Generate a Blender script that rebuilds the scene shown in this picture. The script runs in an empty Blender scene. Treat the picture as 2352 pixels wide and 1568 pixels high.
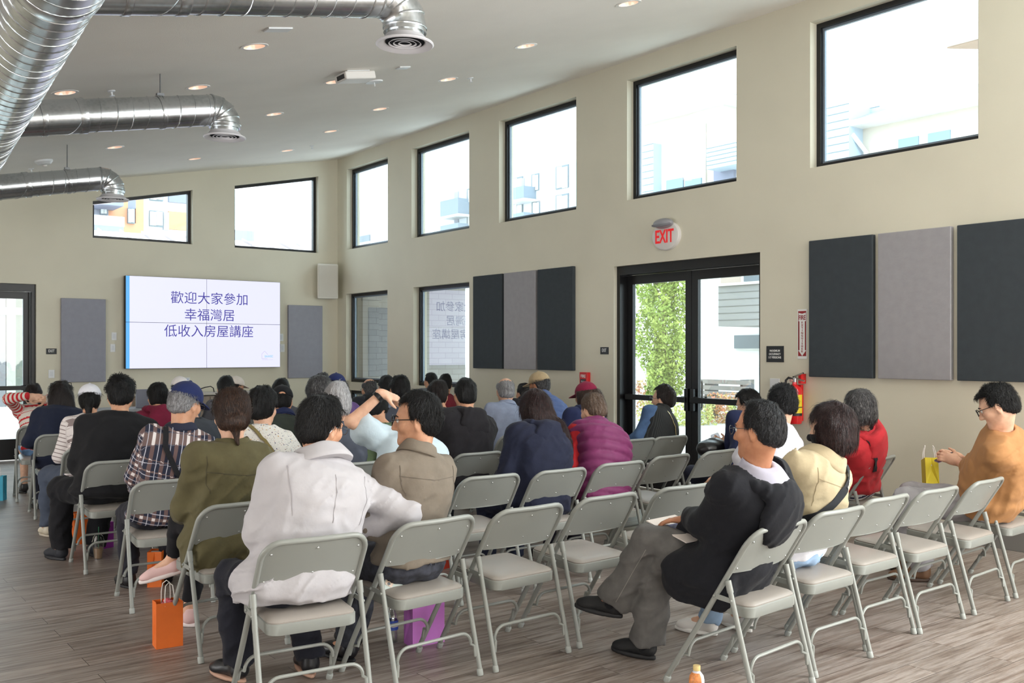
import bpy, math, random
import numpy as np
from mathutils import Matrix, Vector, Quaternion
random.seed(7)
PI = math.pi
SC = bpy.context.scene
COL = SC.collection
# ------------------------------------------------------------------ camera
F_PX = 2209.0; CX = 1176.0; HY = 804.0; EYE = 1.55
YAW = math.atan2(1176 + 512, F_PX)
FW = np.array([math.sin(YAW), math.cos(YAW)]); RT = np.array([math.cos(YAW), -math.sin(YAW)])
cam = bpy.data.cameras.new('camera'); camo = bpy.data.objects.new('camera', cam); COL.objects.link(camo)
camo.location = (0, 0, EYE); camo.rotation_euler = (PI / 2, 0, -YAW)
cam.sensor_width = 36.0; cam.lens = 36.0 * F_PX / 2352.0
cam.shift_y = 20.0 / 2352.0; cam.clip_start = 0.05; cam.clip_end = 400
SC.camera = camo
# ------------------------------------------------------------------ light and exposure
SKY = 6.0
w = bpy.data.worlds.new('overcast_sky'); SC.world = w; w.use_nodes = True
bg = w.node_tree.nodes['Background']; bg.inputs[0].default_value = (0.93, 0.97, 1.0, 1); bg.inputs[1].default_value = SKY
def area(name, loc, size, energy, target, color=(1, 1, 1)):
    l = bpy.data.lights.new(name, 'AREA'); l.shape = 'RECTANGLE'; l.size, l.size_y = size; l.energy = energy; l.color = color
    o = bpy.data.objects.new(name, l); COL.objects.link(o); o.location = loc
    o.rotation_euler = (Vector(target) - Vector(loc)).to_track_quat('-Z', 'Y').to_euler(); return o
# fill lamps added out of view behind and beside the camera, standing in for daylight
area('fill_rear', (5.4, -3.7, 1.9), (4.0, 2.8), 70, (5.4, 8, 2.6), (0.95, 0.98, 1.0))
area('fill_rear_low', (0.5, -3.8, 1.0), (6.0, 1.6), 190, (1.6, 1.5, 4.2), (0.97, 0.98, 1.0))
area('fill_side_high', (7.45, -0.4, 3.9), (6.0, 1.35), 520, (0.0, 2.4, 4.0), (0.95, 0.98, 1.0))
area('fill_side_low', (7.45, 0.0, 1.3), (5.4, 2.2), 300, (0.0, 3.0, 1.8), (0.95, 0.98, 1.0))
area('fill_far_side', (-4.8, 7.5, 1.3), (9.0, 2.2), 330, (0.5, 8.0, 4.0), (0.97, 0.98, 1.0))
SC.view_settings.view_transform = 'Standard'; SC.view_settings.look = 'None'
SC.view_settings.gamma = 1; SC.view_settings.use_curve_mapping = False
SC.view_settings.exposure = 0.12
SC.cycles.use_denoising = True
SC.cycles.max_bounces = 8; SC.cycles.diffuse_bounces = 5; SC.cycles.glossy_bounces = 4; SC.cycles.transparent_max_bounces = 12
SC.cycles.sample_clamp_indirect = 4.0
SC.cycles.caustics_reflective = False; SC.cycles.caustics_refractive = False
# ------------------------------------------------------------------ projecting helpers (photo pixel -> place)
def ray(px, py):
    a = (px - CX) / F_PX; b = (HY - py) / F_PX
    return np.array([FW[0] + RT[0] * a, FW[1] + RT[1] * a, b])
def at_y(px, py, Y): r = ray(px, py); s = Y / r[1]; return np.array([r[0] * s, Y, EYE + r[2] * s])
def at_x(px, py, X): r = ray(px, py); s = X / r[0]; return np.array([X, r[1] * s, EYE + r[2] * s])
def at_d(px, py, s): r = ray(px, py); return np.array([r[0] * s, r[1] * s, EYE + r[2] * s])
XW, YB = 7.6, 14.85
CZ0, CSL = 4.80, 0.195
def ceil_z(x): return CZ0 - CSL * (XW - x)
# ------------------------------------------------------------------ materials
def lin(c):
    c = [x / 255.0 for x in c]
    return tuple(x / 12.92 if x <= 0.04045 else ((x + 0.055) / 1.055) ** 2.4 for x in c) + (1.0,)
MATS = {}
class NT:
    def __init__(s, name):
        s.m = bpy.data.materials.new(name); s.m.use_nodes = True; s.t = s.m.node_tree; s.b = s.t.nodes['Principled BSDF']; s.out = s.t.nodes['Material Output']
    def n(s, ty, **kw):
        nd = s.t.nodes.new(ty)
        for k, v in kw.items():
            if hasattr(nd, k): setattr(nd, k, v)
        return nd
    def l(s, a, b): s.t.links.new(a, b)
    def val(s, nd, **kw):
        for k, v in kw.items(): nd.inputs[k.replace('_', ' ')].default_value = v
        return nd
    def math(s, op, a, b=None, c=None):
        nd = s.n('ShaderNodeMath', operation=op)
        for i, v in enumerate((a, b, c)):
            if v is None: continue
            if isinstance(v, (int, float)): nd.inputs[i].default_value = v
            else: s.l(v, nd.inputs[i])
        return nd.outputs[0]
    def mix(s, fac, a, b):
        nd = s.n('ShaderNodeMix', data_type='RGBA')
        for sk, v in ((nd.inputs[0], fac), (nd.inputs[6], a), (nd.inputs[7], b)):
            if isinstance(v, (int, float, tuple)): sk.default_value = v
            else: s.l(v, sk)
        return nd.outputs[2]
    def coords(s, kind='Object', scale=(1, 1, 1)):
        tc = s.n('ShaderNodeTexCoord'); mp = s.n('ShaderNodeMapping'); s.l(tc.outputs[kind], mp.inputs[0]); mp.inputs['Scale'].default_value = scale; return mp.outputs[0]
    def noise(s, vec, scale, detail=3, rough=0.5):
        nd = s.n('ShaderNodeTexNoise'); s.l(vec, nd.inputs['Vector']); nd.inputs['Scale'].default_value = scale; nd.inputs['Detail'].default_value = detail; nd.inputs['Roughness'].default_value = rough; return nd.outputs[0]
    def bump(s, h, strength, dist=0.01):
        nd = s.n('ShaderNodeBump'); s.l(h, nd.inputs['Height']); nd.inputs['Strength'].default_value = strength; nd.inputs['Distance'].default_value = dist; s.l(nd.outputs[0], s.b.inputs['Normal'])
    def ramp(s, fac, stops):
        nd = s.n('ShaderNodeValToRGB'); s.l(fac, nd.inputs[0]); cr = nd.color_ramp
        while len(cr.elements) < len(stops): cr.elements.new(0.5)
        for e, (p, c) in zip(cr.elements, stops): e.position = p; e.color = c
        return nd.outputs[0]
def mat(key, rgb, rough=0.5, metal=0.0, spec=0.5, var=0.0, vscale=6.0, bump=0.0, bscale=200.0, bdist=0.003, coat=0.0):
    if key in MATS: return MATS[key]
    s = NT(key); b = s.b; c = lin(rgb)
    b.inputs['Roughness'].default_value = rough; b.inputs['Metallic'].default_value = metal; b.inputs['Specular IOR Level'].default_value = spec
    b.inputs['Coat Weight'].default_value = coat
    v = s.coords()
    if var > 0:
        nz = s.noise(v, vscale, 4)
        lo = tuple(x * (1 - var) for x in c[:3]) + (1,); hi = tuple(min(1, x * (1 + var)) for x in c[:3]) + (1,)
        s.l(s.ramp(nz, [(0.3, lo), (0.7, hi)]), b.inputs['Base Color'])
    else: b.inputs['Base Color'].default_value = c
    if bump > 0: s.bump(s.noise(v, bscale, 2), bump, bdist)
    MATS[key] = s.m; return s.m
def emit(key, rgb, strength):
    if key in MATS: return MATS[key]
    s = NT(key); s.b.inputs['Base Color'].default_value = (0, 0, 0, 1); s.b.inputs['Emission Color'].default_value = lin(rgb); s.b.inputs['Emission Strength'].default_value = strength; s.b.inputs['Roughness'].default_value = 0.4
    MATS[key] = s.m; return s.m
def fabric(key, rgb, rough=0.85, var=0.10, weave=900.0, wr=0.25): 
    if key in MATS: return MATS[key]
    s = NT(key); c = lin(rgb); v = s.coords()
    nz = s.noise(v, 14, 4); lo = tuple(x * (1 - var) for x in c[:3]) + (1,); hi = tuple(min(1, x * (1 + var)) for x in c[:3]) + (1,)
    s.l(s.ramp(nz, [(0.3, lo), (0.7, hi)]), s.b.inputs['Base Color'])
    s.b.inputs['Roughness'].default_value = rough; s.b.inputs['Specular IOR Level'].default_value = 0.25; s.b.inputs['Sheen Weight'].default_value = 0.05
    h = s.math('ADD', s.math('MULTIPLY', s.noise(v, weave, 1), 0.12), s.math('MULTIPLY', s.noise(v, 22, 3, 0.55), 1.0))
    s.bump(h, wr, 0.012); MATS[key] = s.m; return s.m
def skin(key, rgb):
    if key in MATS: return MATS[key]
    s = NT(key); c = lin(rgb); v = s.coords(); nz = s.noise(v, 30, 4)
    lo = (c[0] * 0.9, c[1] * 0.82, c[2] * 0.8, 1); hi = (min(1, c[0] * 1.08), c[1] * 1.06, c[2] * 1.04, 1)
    s.l(s.ramp(nz, [(0.3, lo), (0.7, hi)]), s.b.inputs['Base Color'])
    s.b.inputs['Roughness'].default_value = 0.5; s.b.inputs['Specular IOR Level'].default_value = 0.35
    s.b.inputs['Subsurface Weight'].default_value = 0.12; s.b.inputs['Subsurface Radius'].default_value = (0.01, 0.004, 0.002)
    s.bump(s.noise(v, 400, 2), 0.08, 0.002); MATS[key] = s.m; return s.m
def hairmat(key, rgb, rgb2=None, grey=0.5, rough=0.42):
    if key in MATS: return MATS[key]
    s = NT(key); c = lin(rgb); c2 = lin(rgb2) if rgb2 else tuple(x * 1.8 for x in c[:3]) + (1,)
    tc = s.n('ShaderNodeTexCoord'); sx = s.n('ShaderNodeSeparateXYZ'); s.l(tc.outputs['Object'], sx.inputs[0])
    ang = s.math('ARCTAN2', sx.outputs[0], sx.outputs[1])
    cx = s.n('ShaderNodeCombineXYZ'); s.l(s.math('MULTIPLY', ang, 3.0), cx.inputs[0]); s.l(s.math('MULTIPLY', sx.outputs[2], 3.0), cx.inputs[1]); s.l(s.math('MULTIPLY', sx.outputs[0], 22.0), cx.inputs[2])
    nz = s.noise(cx.outputs[0], 14, 3, 0.6)
    s.l(s.ramp(nz, [(grey, c), (min(1, grey + 0.22), c2)]), s.b.inputs['Base Color'])
    s.b.inputs['Roughness'].default_value = rough; s.b.inputs['Specular IOR Level'].default_value = 0.4
    s.bump(nz, 0.8, 0.01); MATS[key] = s.m; return s.m
def glassmat(key, rgb=(235, 245, 248), refl=1.0):
    if key in MATS: return MATS[key]
    s = NT(key); s.t.nodes.remove(s.b)
    tr = s.n('ShaderNodeBsdfTransparent'); tr.inputs[0].default_value = lin(rgb)
    gl = s.n('ShaderNodeBsdfGlossy'); gl.inputs['Roughness'].default_value = 0.02
    fr = s.n('ShaderNodeFresnel'); fr.inputs[0].default_value = 1.5
    ge = s.n('ShaderNodeNewGeometry'); f = s.math('MULTIPLY', s.math('MINIMUM', s.math('MULTIPLY', fr.outputs[0], 5.5 * refl), 1.0), s.math('SUBTRACT', 1.0, ge.outputs['Backfacing']))
    mx = s.n('ShaderNodeMixShader'); s.l(f, mx.inputs[0]); s.l(tr.outputs[0], mx.inputs[1]); s.l(gl.outputs[0], mx.inputs[2]); s.l(mx.outputs[0], s.out.inputs[0])
    MATS[key] = s.m; return s.m
# ------------------------------------------------------------------ mesh builder
class MB:
    def __init__(s): s.v = []; s.f = []; s.mi = []; s.cur = 0
    def add(s, vs, fs):
        o = len(s.v); s.v.extend([tuple(map(float, p)) for p in vs]); s.f.extend([tuple(i + o for i in f) for f in fs]); s.mi.extend([s.cur] * len(fs))
    def box(s, a, b):
        x0, y0, z0 = a; x1, y1, z1 = b
        s.add([(x0, y0, z0), (x1, y0, z0), (x1, y1, z0), (x0, y1, z0), (x0, y0, z1), (x1, y0, z1), (x1, y1, z1), (x0, y1, z1)],
              [(0, 3, 2, 1), (4, 5, 6, 7), (0, 1, 5, 4), (1, 2, 6, 5), (2, 3, 7, 6), (3, 0, 4, 7)])
    def obox(s, c, ax, ay, az):
        c, ax, ay, az = (np.array(q, float) for q in (c, ax, ay, az))
        vs = [c + i * ax + j * ay + k * az for k in (-1, 1) for (i, j) in ((-1, -1), (1, -1), (1, 1), (-1, 1))]
        s.add(vs, [(0, 3, 2, 1), (4, 5, 6, 7), (0, 1, 5, 4), (1, 2, 6, 5), (2, 3, 7, 6), (3, 0, 4, 7)])
    def prism(s, poly, off):
        n = len(poly); off = np.array(off, float); a = [np.array(p, float) for p in poly]
        s.add(a + [p + off for p in a], [tuple(range(n))[::-1], tuple(range(n, 2 * n))] + [(i, (i + 1) % n, n + (i + 1) % n, n + i) for i in range(n)])
    def tube(s, path, r, seg=10, closed=False, caps=True):
        P = [np.array(p, float) for p in path]; n = len(P); R = r if hasattr(r, '__len__') else [r] * n
        vs = []; prev = None
        for i in range(n):
            if closed: t = P[(i + 1) % n] - P[i - 1]
            else: t = P[min(i + 1, n - 1)] - P[max(i - 1, 0)]
            t = t / (np.linalg.norm(t) + 1e-12)
            if prev is None:
                up = np.array([0, 0, 1.0]) if abs(t[2]) < 0.9 else np.array([1.0, 0, 0]); u = np.cross(t, up)
            else: u = prev - t * prev.dot(t)
            u /= np.linalg.norm(u) + 1e-12; prev = u; v = np.cross(t, u)
            for k in range(seg):
                a = 2 * PI * k / seg; vs.append(P[i] + R[i] * (math.cos(a) * u + math.sin(a) * v))
        fs = []
        m = n if closed else n - 1
        for i in range(m):
            for k in range(seg):
                a = i * seg + k; b = i * seg + (k + 1) % seg; j = ((i + 1) % n) * seg
                fs.append((a, b, j + (k + 1) % seg, j + k))
        if caps and not closed: fs.append(tuple(range(seg))[::-1]); fs.append(tuple(range((n - 1) * seg, n * seg)))
        s.add(vs, fs)
    def lathe(s, prof, c=(0, 0, 0), seg=32, axis=None, cap=False):
        M = np.eye(3)
        if axis is not None: M = np.array(Vector((0, 0, 1)).rotation_difference(Vector(axis)).to_matrix())
        vs = []
        for r, z in prof:
            for k in range(seg):
                a = 2 * PI * k / seg; vs.append(np.array(c) + M @ np.array([r * math.cos(a), r * math.sin(a), z]))
        fs = [(i * seg + k, i * seg + (k + 1) % seg, (i + 1) * seg + (k + 1) % seg, (i + 1) * seg + k) for i in range(len(prof) - 1) for k in range(seg)]
        if cap: fs.append(tuple(range(seg))[::-1]); fs.append(tuple(range((len(prof) - 1) * seg, len(prof) * seg)))
        s.add(vs, fs)
    def sphere(s, c, r, seg=16, rings=10):
        rr = r if hasattr(r, '__len__') else (r, r, r)
        prof = [(math.sin(PI * i / rings), -math.cos(PI * i / rings)) for i in range(rings + 1)]
        vs = [(c[0] + rr[0] * p * math.cos(2 * PI * k / seg), c[1] + rr[1] * p * math.sin(2 * PI * k / seg), c[2] + rr[2] * z) for p, z in prof for k in range(seg)]
        s.add(vs, [(i * seg + k, i * seg + (k + 1) % seg, (i + 1) * seg + (k + 1) % seg, (i + 1) * seg + k) for i in range(rings) for k in range(seg)])
    def mesh(s, name, mats, smooth=False):
        me = bpy.data.meshes.new(name); me.from_pydata(s.v, [], s.f)
        for m in (mats if isinstance(mats, (list, tuple)) else [mats]): me.materials.append(m)
        me.polygons.foreach_set('material_index', s.mi); me.update()
        import bmesh
        bm = bmesh.new(); bm.from_mesh(me); bmesh.ops.recalc_face_normals(bm, faces=bm.faces); bm.to_mesh(me); bm.free()
        if smooth:
            me.polygons.foreach_set('use_smooth', [True] * len(me.polygons))
            try: me.set_sharp_from_angle(angle=math.radians(40))
            except Exception: pass
        return me
    def obj(s, name, mats, parent=None, smooth=False, bevel=0.0):
        o = bpy.data.objects.new(name, s.mesh(name, mats, smooth)); COL.objects.link(o)
        if parent is not None: o.parent = parent
        if bevel > 0:
            b = o.modifiers.new('edge', 'BEVEL'); b.width = bevel; b.segments = 2; b.limit_method = 'ANGLE'; b.angle_limit = math.radians(35)
        return o
def tag(o, label=None, cat=None, group=None, kind=None):
    if label: o['label'] = label
    if cat: o['category'] = cat
    if group: o['group'] = group
    if kind: o['kind'] = kind
    return o
def empty(name, loc=(0, 0, 0), rz=0.0, label=None, cat=None, group=None, kind=None):
    o = bpy.data.objects.new(name, None); COL.objects.link(o); o.location = loc; o.rotation_euler = (0, 0, rz); o.empty_display_size = 0.1
    return tag(o, label, cat, group, kind)
def copy_tree(o, parent=None):
    c = o.copy(); COL.objects.link(c)
    if parent is not None: c.parent = parent
    for ch in list(o.children): copy_tree(ch, c)
    return c
def cut(o, cutter):
    b = o.modifiers.new('openings', 'BOOLEAN'); b.object = cutter; b.operation = 'DIFFERENCE'; b.solver = 'EXACT'
    dg = bpy.context.evaluated_depsgraph_get(); dg.update()
    me = bpy.data.meshes.new_from_object(o.evaluated_get(dg)); o.modifiers.clear(); o.data = me
    bpy.data.objects.remove(cutter)
    return o
def text_mesh(txt, size, width=None, depth=0.0, align='CENTER', bold=0.0, spacing=1.0):
    """front face of lettering in the XZ plane facing -Y, centred"""
    cu = bpy.data.curves.new('lettering', 'FONT'); cu.body = txt; cu.size = size; cu.align_x = align; cu.extrude = depth; cu.offset = bold; cu.space_line = spacing; cu.resolution_u = 4
    o = bpy.data.objects.new('lettering', cu); COL.objects.link(o)
    dg = bpy.context.evaluated_depsgraph_get(); dg.update()
    me = bpy.data.meshes.new_from_object(o.evaluated_get(dg)); bpy.data.objects.remove(o)
    if len(me.vertices) == 0: return me
    co = np.empty(len(me.vertices) * 3); me.vertices.foreach_get('co', co); co = co.reshape(-1, 3)
    lo, hi = co.min(0), co.max(0)
    if width: co[:, 0] *= width / (hi[0] - lo[0]); lo, hi = co.min(0), co.max(0)
    co[:, 0] -= (lo[0] + hi[0]) / 2; co[:, 1] -= (lo[1] + hi[1]) / 2
    out = np.stack([co[:, 0], -co[:, 2], co[:, 1]], 1)
    me.vertices.foreach_set('co', out.ravel()); me.update(); return me
def text_obj(name, txt, size, material, parent, loc, rz=0.0, width=None, depth=0.0008, bold=0.0, spacing=1.0):
    me = text_mesh(txt, size, width, depth, bold=bold, spacing=spacing); me.materials.clear(); me.materials.append(material)
    o = bpy.data.objects.new(name, me); COL.objects.link(o); o.parent = parent; o.location = loc; o.rotation_euler = (0, 0, rz); return o
# ================================================================== THE ROOM
M_wall = mat('wall_paint', (219, 214, 196), 0.75, spec=0.3, var=0.03, vscale=1.5, bump=0.25, bscale=260, bdist=0.002)
M_ceil = mat('ceiling_paint', (244, 240, 233), 0.85, spec=0.2, var=0.02, vscale=2, bump=0.35, bscale=150, bdist=0.003)
M_black = mat('black_frame', (22, 22, 24), 0.38, spec=0.5)
M_edge_refl = mat('glass_edge_reflection', (128, 140, 152), 0.35, metal=0.3)
M_glass = glassmat('window_glass')
M_base = mat('grey_baseboard', (128, 126, 124), 0.55)
def floor_mat():
    s = NT('vinyl_planks'); v = s.coords()
    br = s.n('ShaderNodeTexBrick'); br.offset = 0.37; br.offset_frequency = 2; br.squash = 1.0
    s.l(v, br.inputs['Vector']); br.inputs['Color1'].default_value = (0.0, 0, 0, 1); br.inputs['Color2'].default_value = (1, 1, 1, 1); br.inputs['Mortar'].default_value = (0.5, 0.5, 0.5, 1)
    br.inputs['Scale'].default_value = 1.0; br.inputs['Mortar Size'].default_value = 0.0016; br.inputs['Mortar Smooth'].default_value = 0.3; br.inputs['Brick Width'].default_value = 1.22; br.inputs['Row Height'].default_value = 0.152
    sep = s.n('ShaderNodeSeparateXYZ'); s.l(v, sep.inputs[0])
    # each plank shifts its own grain
    cx = s.n('ShaderNodeCombineXYZ'); s.l(s.math('MULTIPLY', sep.outputs[0], 1.1), cx.inputs[0]); s.l(s.math('MULTIPLY', sep.outputs[1], 15.0), cx.inputs[1]); s.l(s.math('MULTIPLY', br.outputs['Color'], 9.0), cx.inputs[2])
    g1 = s.noise(cx.outputs[0], 2.2, 6, 0.62)
    cy = s.n('ShaderNodeCombineXYZ'); s.l(s.math('MULTIPLY', sep.outputs[0], 4.0), cy.inputs[0]); s.l(s.math('MULTIPLY', sep.outputs[1], 90.0), cy.inputs[1]); s.l(br.outputs['Color'], cy.inputs[2])
    g2 = s.noise(cy.outputs[0], 2.0, 3)
    c1 = s.ramp(g1, [(0.28, lin((102, 87, 79))), (0.45, lin((142, 129, 120))), (0.6, lin((170, 160, 153))), (0.78, lin((128, 113, 105)))])
    c2 = s.mix(s.math('MULTIPLY', s.math('SUBTRACT', g2, 0.35), 0.9), c1, lin((92, 78, 70)))
    tone = s.math('ADD', 0.86, s.math('MULTIPLY', br.outputs['Color'], 0.24))
    hv = s.n('ShaderNodeHueSaturation'); s.l(tone, hv.inputs['Value']); s.l(c2, hv.inputs['Color'])
    c3 = s.mix(br.outputs['Fac'], hv.outputs[0], lin((66, 56, 50)))
    s.l(c3, s.b.inputs['Base Color']); s.l(s.math('ADD', 0.30, s.math('MULTIPLY', g1, 0.22)), s.b.inputs['Roughness']); s.b.inputs['Specular IOR Level'].default_value = 0.5
    s.bump(s.math('SUBTRACT', s.math('MULTIPLY', g2, 0.25), br.outputs['Fac']), 0.22, 0.004); return s.m
X0, Y0, WT = -5.0, -4.0, 0.24
m = MB(); m.box((X0 - .3, Y0 - .3, -0.12), (XW + WT, YB + WT, 0)); tag(m.obj('floor', floor_mat()), kind='structure')
# ---- ceiling (a shed slope rising to the glazed wall)
TH = math.atan(CSL); NC = np.array([-math.sin(TH), 0, math.cos(TH)])
m = MB(); xa, xb = X0 - .3, XW + WT
m.prism([(xa, Y0 - .3, ceil_z(xa)), (xb, Y0 - .3, ceil_z(xb)), (xb, Y0 - .3, ceil_z(xb) + .3), (xa, Y0 - .3, ceil_z(xa) + .3)], (0, YB + WT - Y0 + .3, 0))
ceiling = m.obj('ceiling', M_ceil)
LX = [2.94, 4.33, 5.66]; LY = [5.72, 7.1, 8.5, 10.1, 11.7, 13.25]
LIGHTS = [(2.92, 7.09), (5.59, 7.1), (4.3, 8.47), (5.65, 8.51), (2.99, 8.54), (4.39, 10.1), (5.73, 10.1), (3.15, 11.8), (5.84, 11.61), (5.94, 13.2), (4.63, 13.35), (5.57, 5.71), (1.9, 8.6), (1.9, 5.7)]
LR = 0.088
m = MB()
for x, y in LIGHTS:
    m.lathe([(LR, -0.1), (LR, 0.16)], (x, y, ceil_z(x)), 28, NC, cap=True)
tag(cut(ceiling, m.obj('cutter', M_ceil)), kind='structure')
M_trim = mat('white_trim', (232, 228, 224), 0.4); M_refl = mat('downlight_reflector', (250, 226, 210), 0.3, metal=0.3); M_bulb = emit('downlight_lamp', (255, 228, 208), 5.0)
dl0 = None
where = ['nearest the hanging round diffuser', 'beside the upper clerestory windows', 'next to the projector box']
def lightlabel(x, y):
    col = {0: 'duct side', 1: 'middle', 2: 'window side'}[int(np.argmin([abs(x - q) for q in LX]))]
    row = int(np.argmin([abs(y - q) for q in LY]))
    rn = ['at the top edge of the photo', 'second row from the camera', 'third row from the camera', 'fourth row from the camera', 'second row from the screen wall', 'row closest to the screen wall'][row]
    return f'round recessed downlight in the sloped ceiling, {col}, {rn}'
for i, (x, y) in enumerate(LIGHTS):
    if x < 2: lab = 'round recessed downlight peeking out beside the big duct, ' + ('far one' if y > 7 else 'hidden above its near end')
    else: lab = lightlabel(x, y)
    if dl0 is None:
        dl0 = empty('downlight', (x, y, ceil_z(x)), 0, lab, 'light', 'recessed ceiling lights'); dl0.rotation_euler = (0, -TH, 0)
        a = MB(); a.lathe([(0.082, 0.0), (0.082, -0.004), (0.105, -0.004), (0.108, 0.0)], seg=32); a.obj('trim_ring', M_trim, dl0, True)
        a = MB(); a.lathe([(0.082, 0.0), (0.074, 0.05), (0.06, 0.09)], seg=32); a.obj('reflector', M_refl, dl0, True)
        a = MB(); a.lathe([(0.0, 0.09), (0.062, 0.09)], seg=32); a.obj('lamp', M_bulb, dl0, True)
    else:
        c = copy_tree(dl0); c.location = (x, y, ceil_z(x)); c['label'] = lab
# ---- walls with their openings
zt = CZ0 + .3
WIN = [(13.15, 14.51), (10.92, 12.44), (8.68, 10.23), (6.26, 7.815), (3.83, 5.40), (1.4, 2.95), (-1.0, 0.5)]
WZ = (3.235, 4.585)
LOW = [(13.16, 14.54), (10.92, 12.39)]; LZ = (0.12, 2.495)
DOOR = (5.97, 8.03); DZ = 2.505
m = MB(); m.box((XW, Y0 - .3, -0.1), (XW + WT, YB + WT, ceil_z(XW) + .12)); wr = m.obj('wall_right', M_wall)
m = MB()
for a, b in WIN: m.box((XW - .1, a, WZ[0]), (XW + WT + .1, b, WZ[1]))
for a, b in LOW: m.box((XW - .1, a, LZ[0]), (XW + WT + .1, b, LZ[1]))
m.box((XW - .1, DOOR[0], -0.2), (XW + WT + .1, DOOR[1], DZ))
tag(cut(wr, m.obj('cutter', M_wall)), kind='structure')
BW = [(3.656, 5.12, 3.19), (5.79, 7.245, 3.185)]; BWS = lambda x: 3.727 + (x - 3.656) * 0.209
BD = (0.9, 2.905); BDZ = 2.48
m = MB(); m.prism([(X0 - .3, YB, -0.1), (XW, YB, -0.1), (XW, YB, ceil_z(XW) + .1), (X0 - .3, YB, ceil_z(X0) + .05)], (0, WT, 0)); wb = m.obj('wall_back', M_wall)
m = MB()
for a, b, z in BW: m.prism([(a, YB - .1, z), (b, YB - .1, z), (b, YB - .1, BWS(b)), (a, YB - .1, BWS(a))], (0, WT + .2, 0))
m.box((BD[0], YB - .1, -0.2), (BD[1], YB + WT + .1, BDZ))
tag(cut(wb, m.obj('cutter', M_wall)), kind='structure')
m = MB(); m.box((X0 - WT, Y0 - .3, -0.1), (X0, YB + WT, ceil_z(X0) + .3)); tag(m.obj('wall_left', M_wall), kind='structure')
m = MB(); m.prism([(X0, Y0 - WT, -0.1), (XW, Y0 - WT, -0.1), (XW, Y0 - WT, ceil_z(XW) + .2), (X0, Y0 - WT, ceil_z(X0) + .2)], (0, WT, 0)); tag(m.obj('wall_front', M_wall), kind='structure')
# ---- windows: black frame set back in the reveal, slim grey strip painting the glass-edge reflection, one pane
def window_right(n, y0, y1, z0, z1, beam=None):
    root = empty('window_%d' % n, (XW, (y0 + y1) / 2, z0), kind='structure'); hy = (y1 - y0) / 2; hz = z1 - z0; fx0, fx1 = 0.10, 0.17; b = 0.045
    a = MB()
    for p, q in (((fx0, -hy, 0), (fx1, hy, b)), ((fx0, -hy, hz - b), (fx1, hy, hz)), ((fx0, -hy, b), (fx1, -hy + b, hz - b)), ((fx0, hy - b, b), (fx1, hy, hz - b))): a.box(p, q)
    if beam: a.box((fx0, -hy + b, beam - z0 - .19), (fx1, hy - b, beam - z0 - .135)); a.box((fx0, -hy + b, beam - z0 - .0), (fx1, hy - b, beam - z0 + .05))
    a.obj('frame', M_black, root)
    a = MB(); g = 0.022
    zs = [(b, hz - b)] if not beam else [(b, beam - z0 - .19), (beam - z0 + .05, hz - b)]
    for za, zb in zs:
        for p, q in (((.13, -hy + b, za), (.16, hy - b, za + g)), ((.13, -hy + b, zb - g), (.16, hy - b, zb)), ((.13, -hy + b, za + g), (.16, -hy + b + g, zb - g)), ((.13, hy - b - g, za + g), (.16, hy - b, zb - g))): a.box(p, q)
    a.obj('edge_reflection_strip', M_edge_refl, root)
    a = MB()
    for za, zb in zs: a.box((.142, -hy + b, za), (.148, hy - b, zb))
    a.obj('pane', M_glass, root)
    if beam:
        a = MB(); a.box((0.0, -hy, beam - z0 - .135), (.20, hy, beam - z0)); a.obj('transom_sill', M_wall, root)
for i, (a, b) in enumerate(WIN): window_right(i + 1, a, b, *WZ)
for i, (a, b) in enumerate(LOW): window_right(i + 8, a, b, LZ[0], LZ[1], beam=1.02)
for i, (a, b, z) in enumerate(BW):
    root = empty('window_%d' % (10 + i), (a, YB, z), kind='structure'); W = b - a; ha, hb = BWS(a) - z, BWS(b) - z; t = 0.045
    fr = MB(); y0, y1 = .10, .17
    fr.prism([(0, y0, 0), (W, y0, 0), (W, y0, t), (0, y0, t)], (0, y1 - y0, 0)); fr.prism([(0, y0, ha - t), (W, y0, hb - t), (W, y0, hb), (0, y0, ha)], (0, y1 - y0, 0))
    fr.prism([(0, y0, t), (t, y0, t), (t, y0, ha - t), (0, y0, ha - t)], (0, y1 - y0, 0)); fr.prism([(W - t, y0, t), (W, y0, t), (W, y0, hb - t), (W - t, y0, hb - t)], (0, y1 - y0, 0))
    fr.obj('frame', M_black, root)
    pn = MB(); pn.prism([(t, .142, t), (W - t, .142, t), (W - t, .142, hb - t), (t, .142, ha - t)], (0, .006, 0)); pn.obj('pane', M_glass, root)
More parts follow.
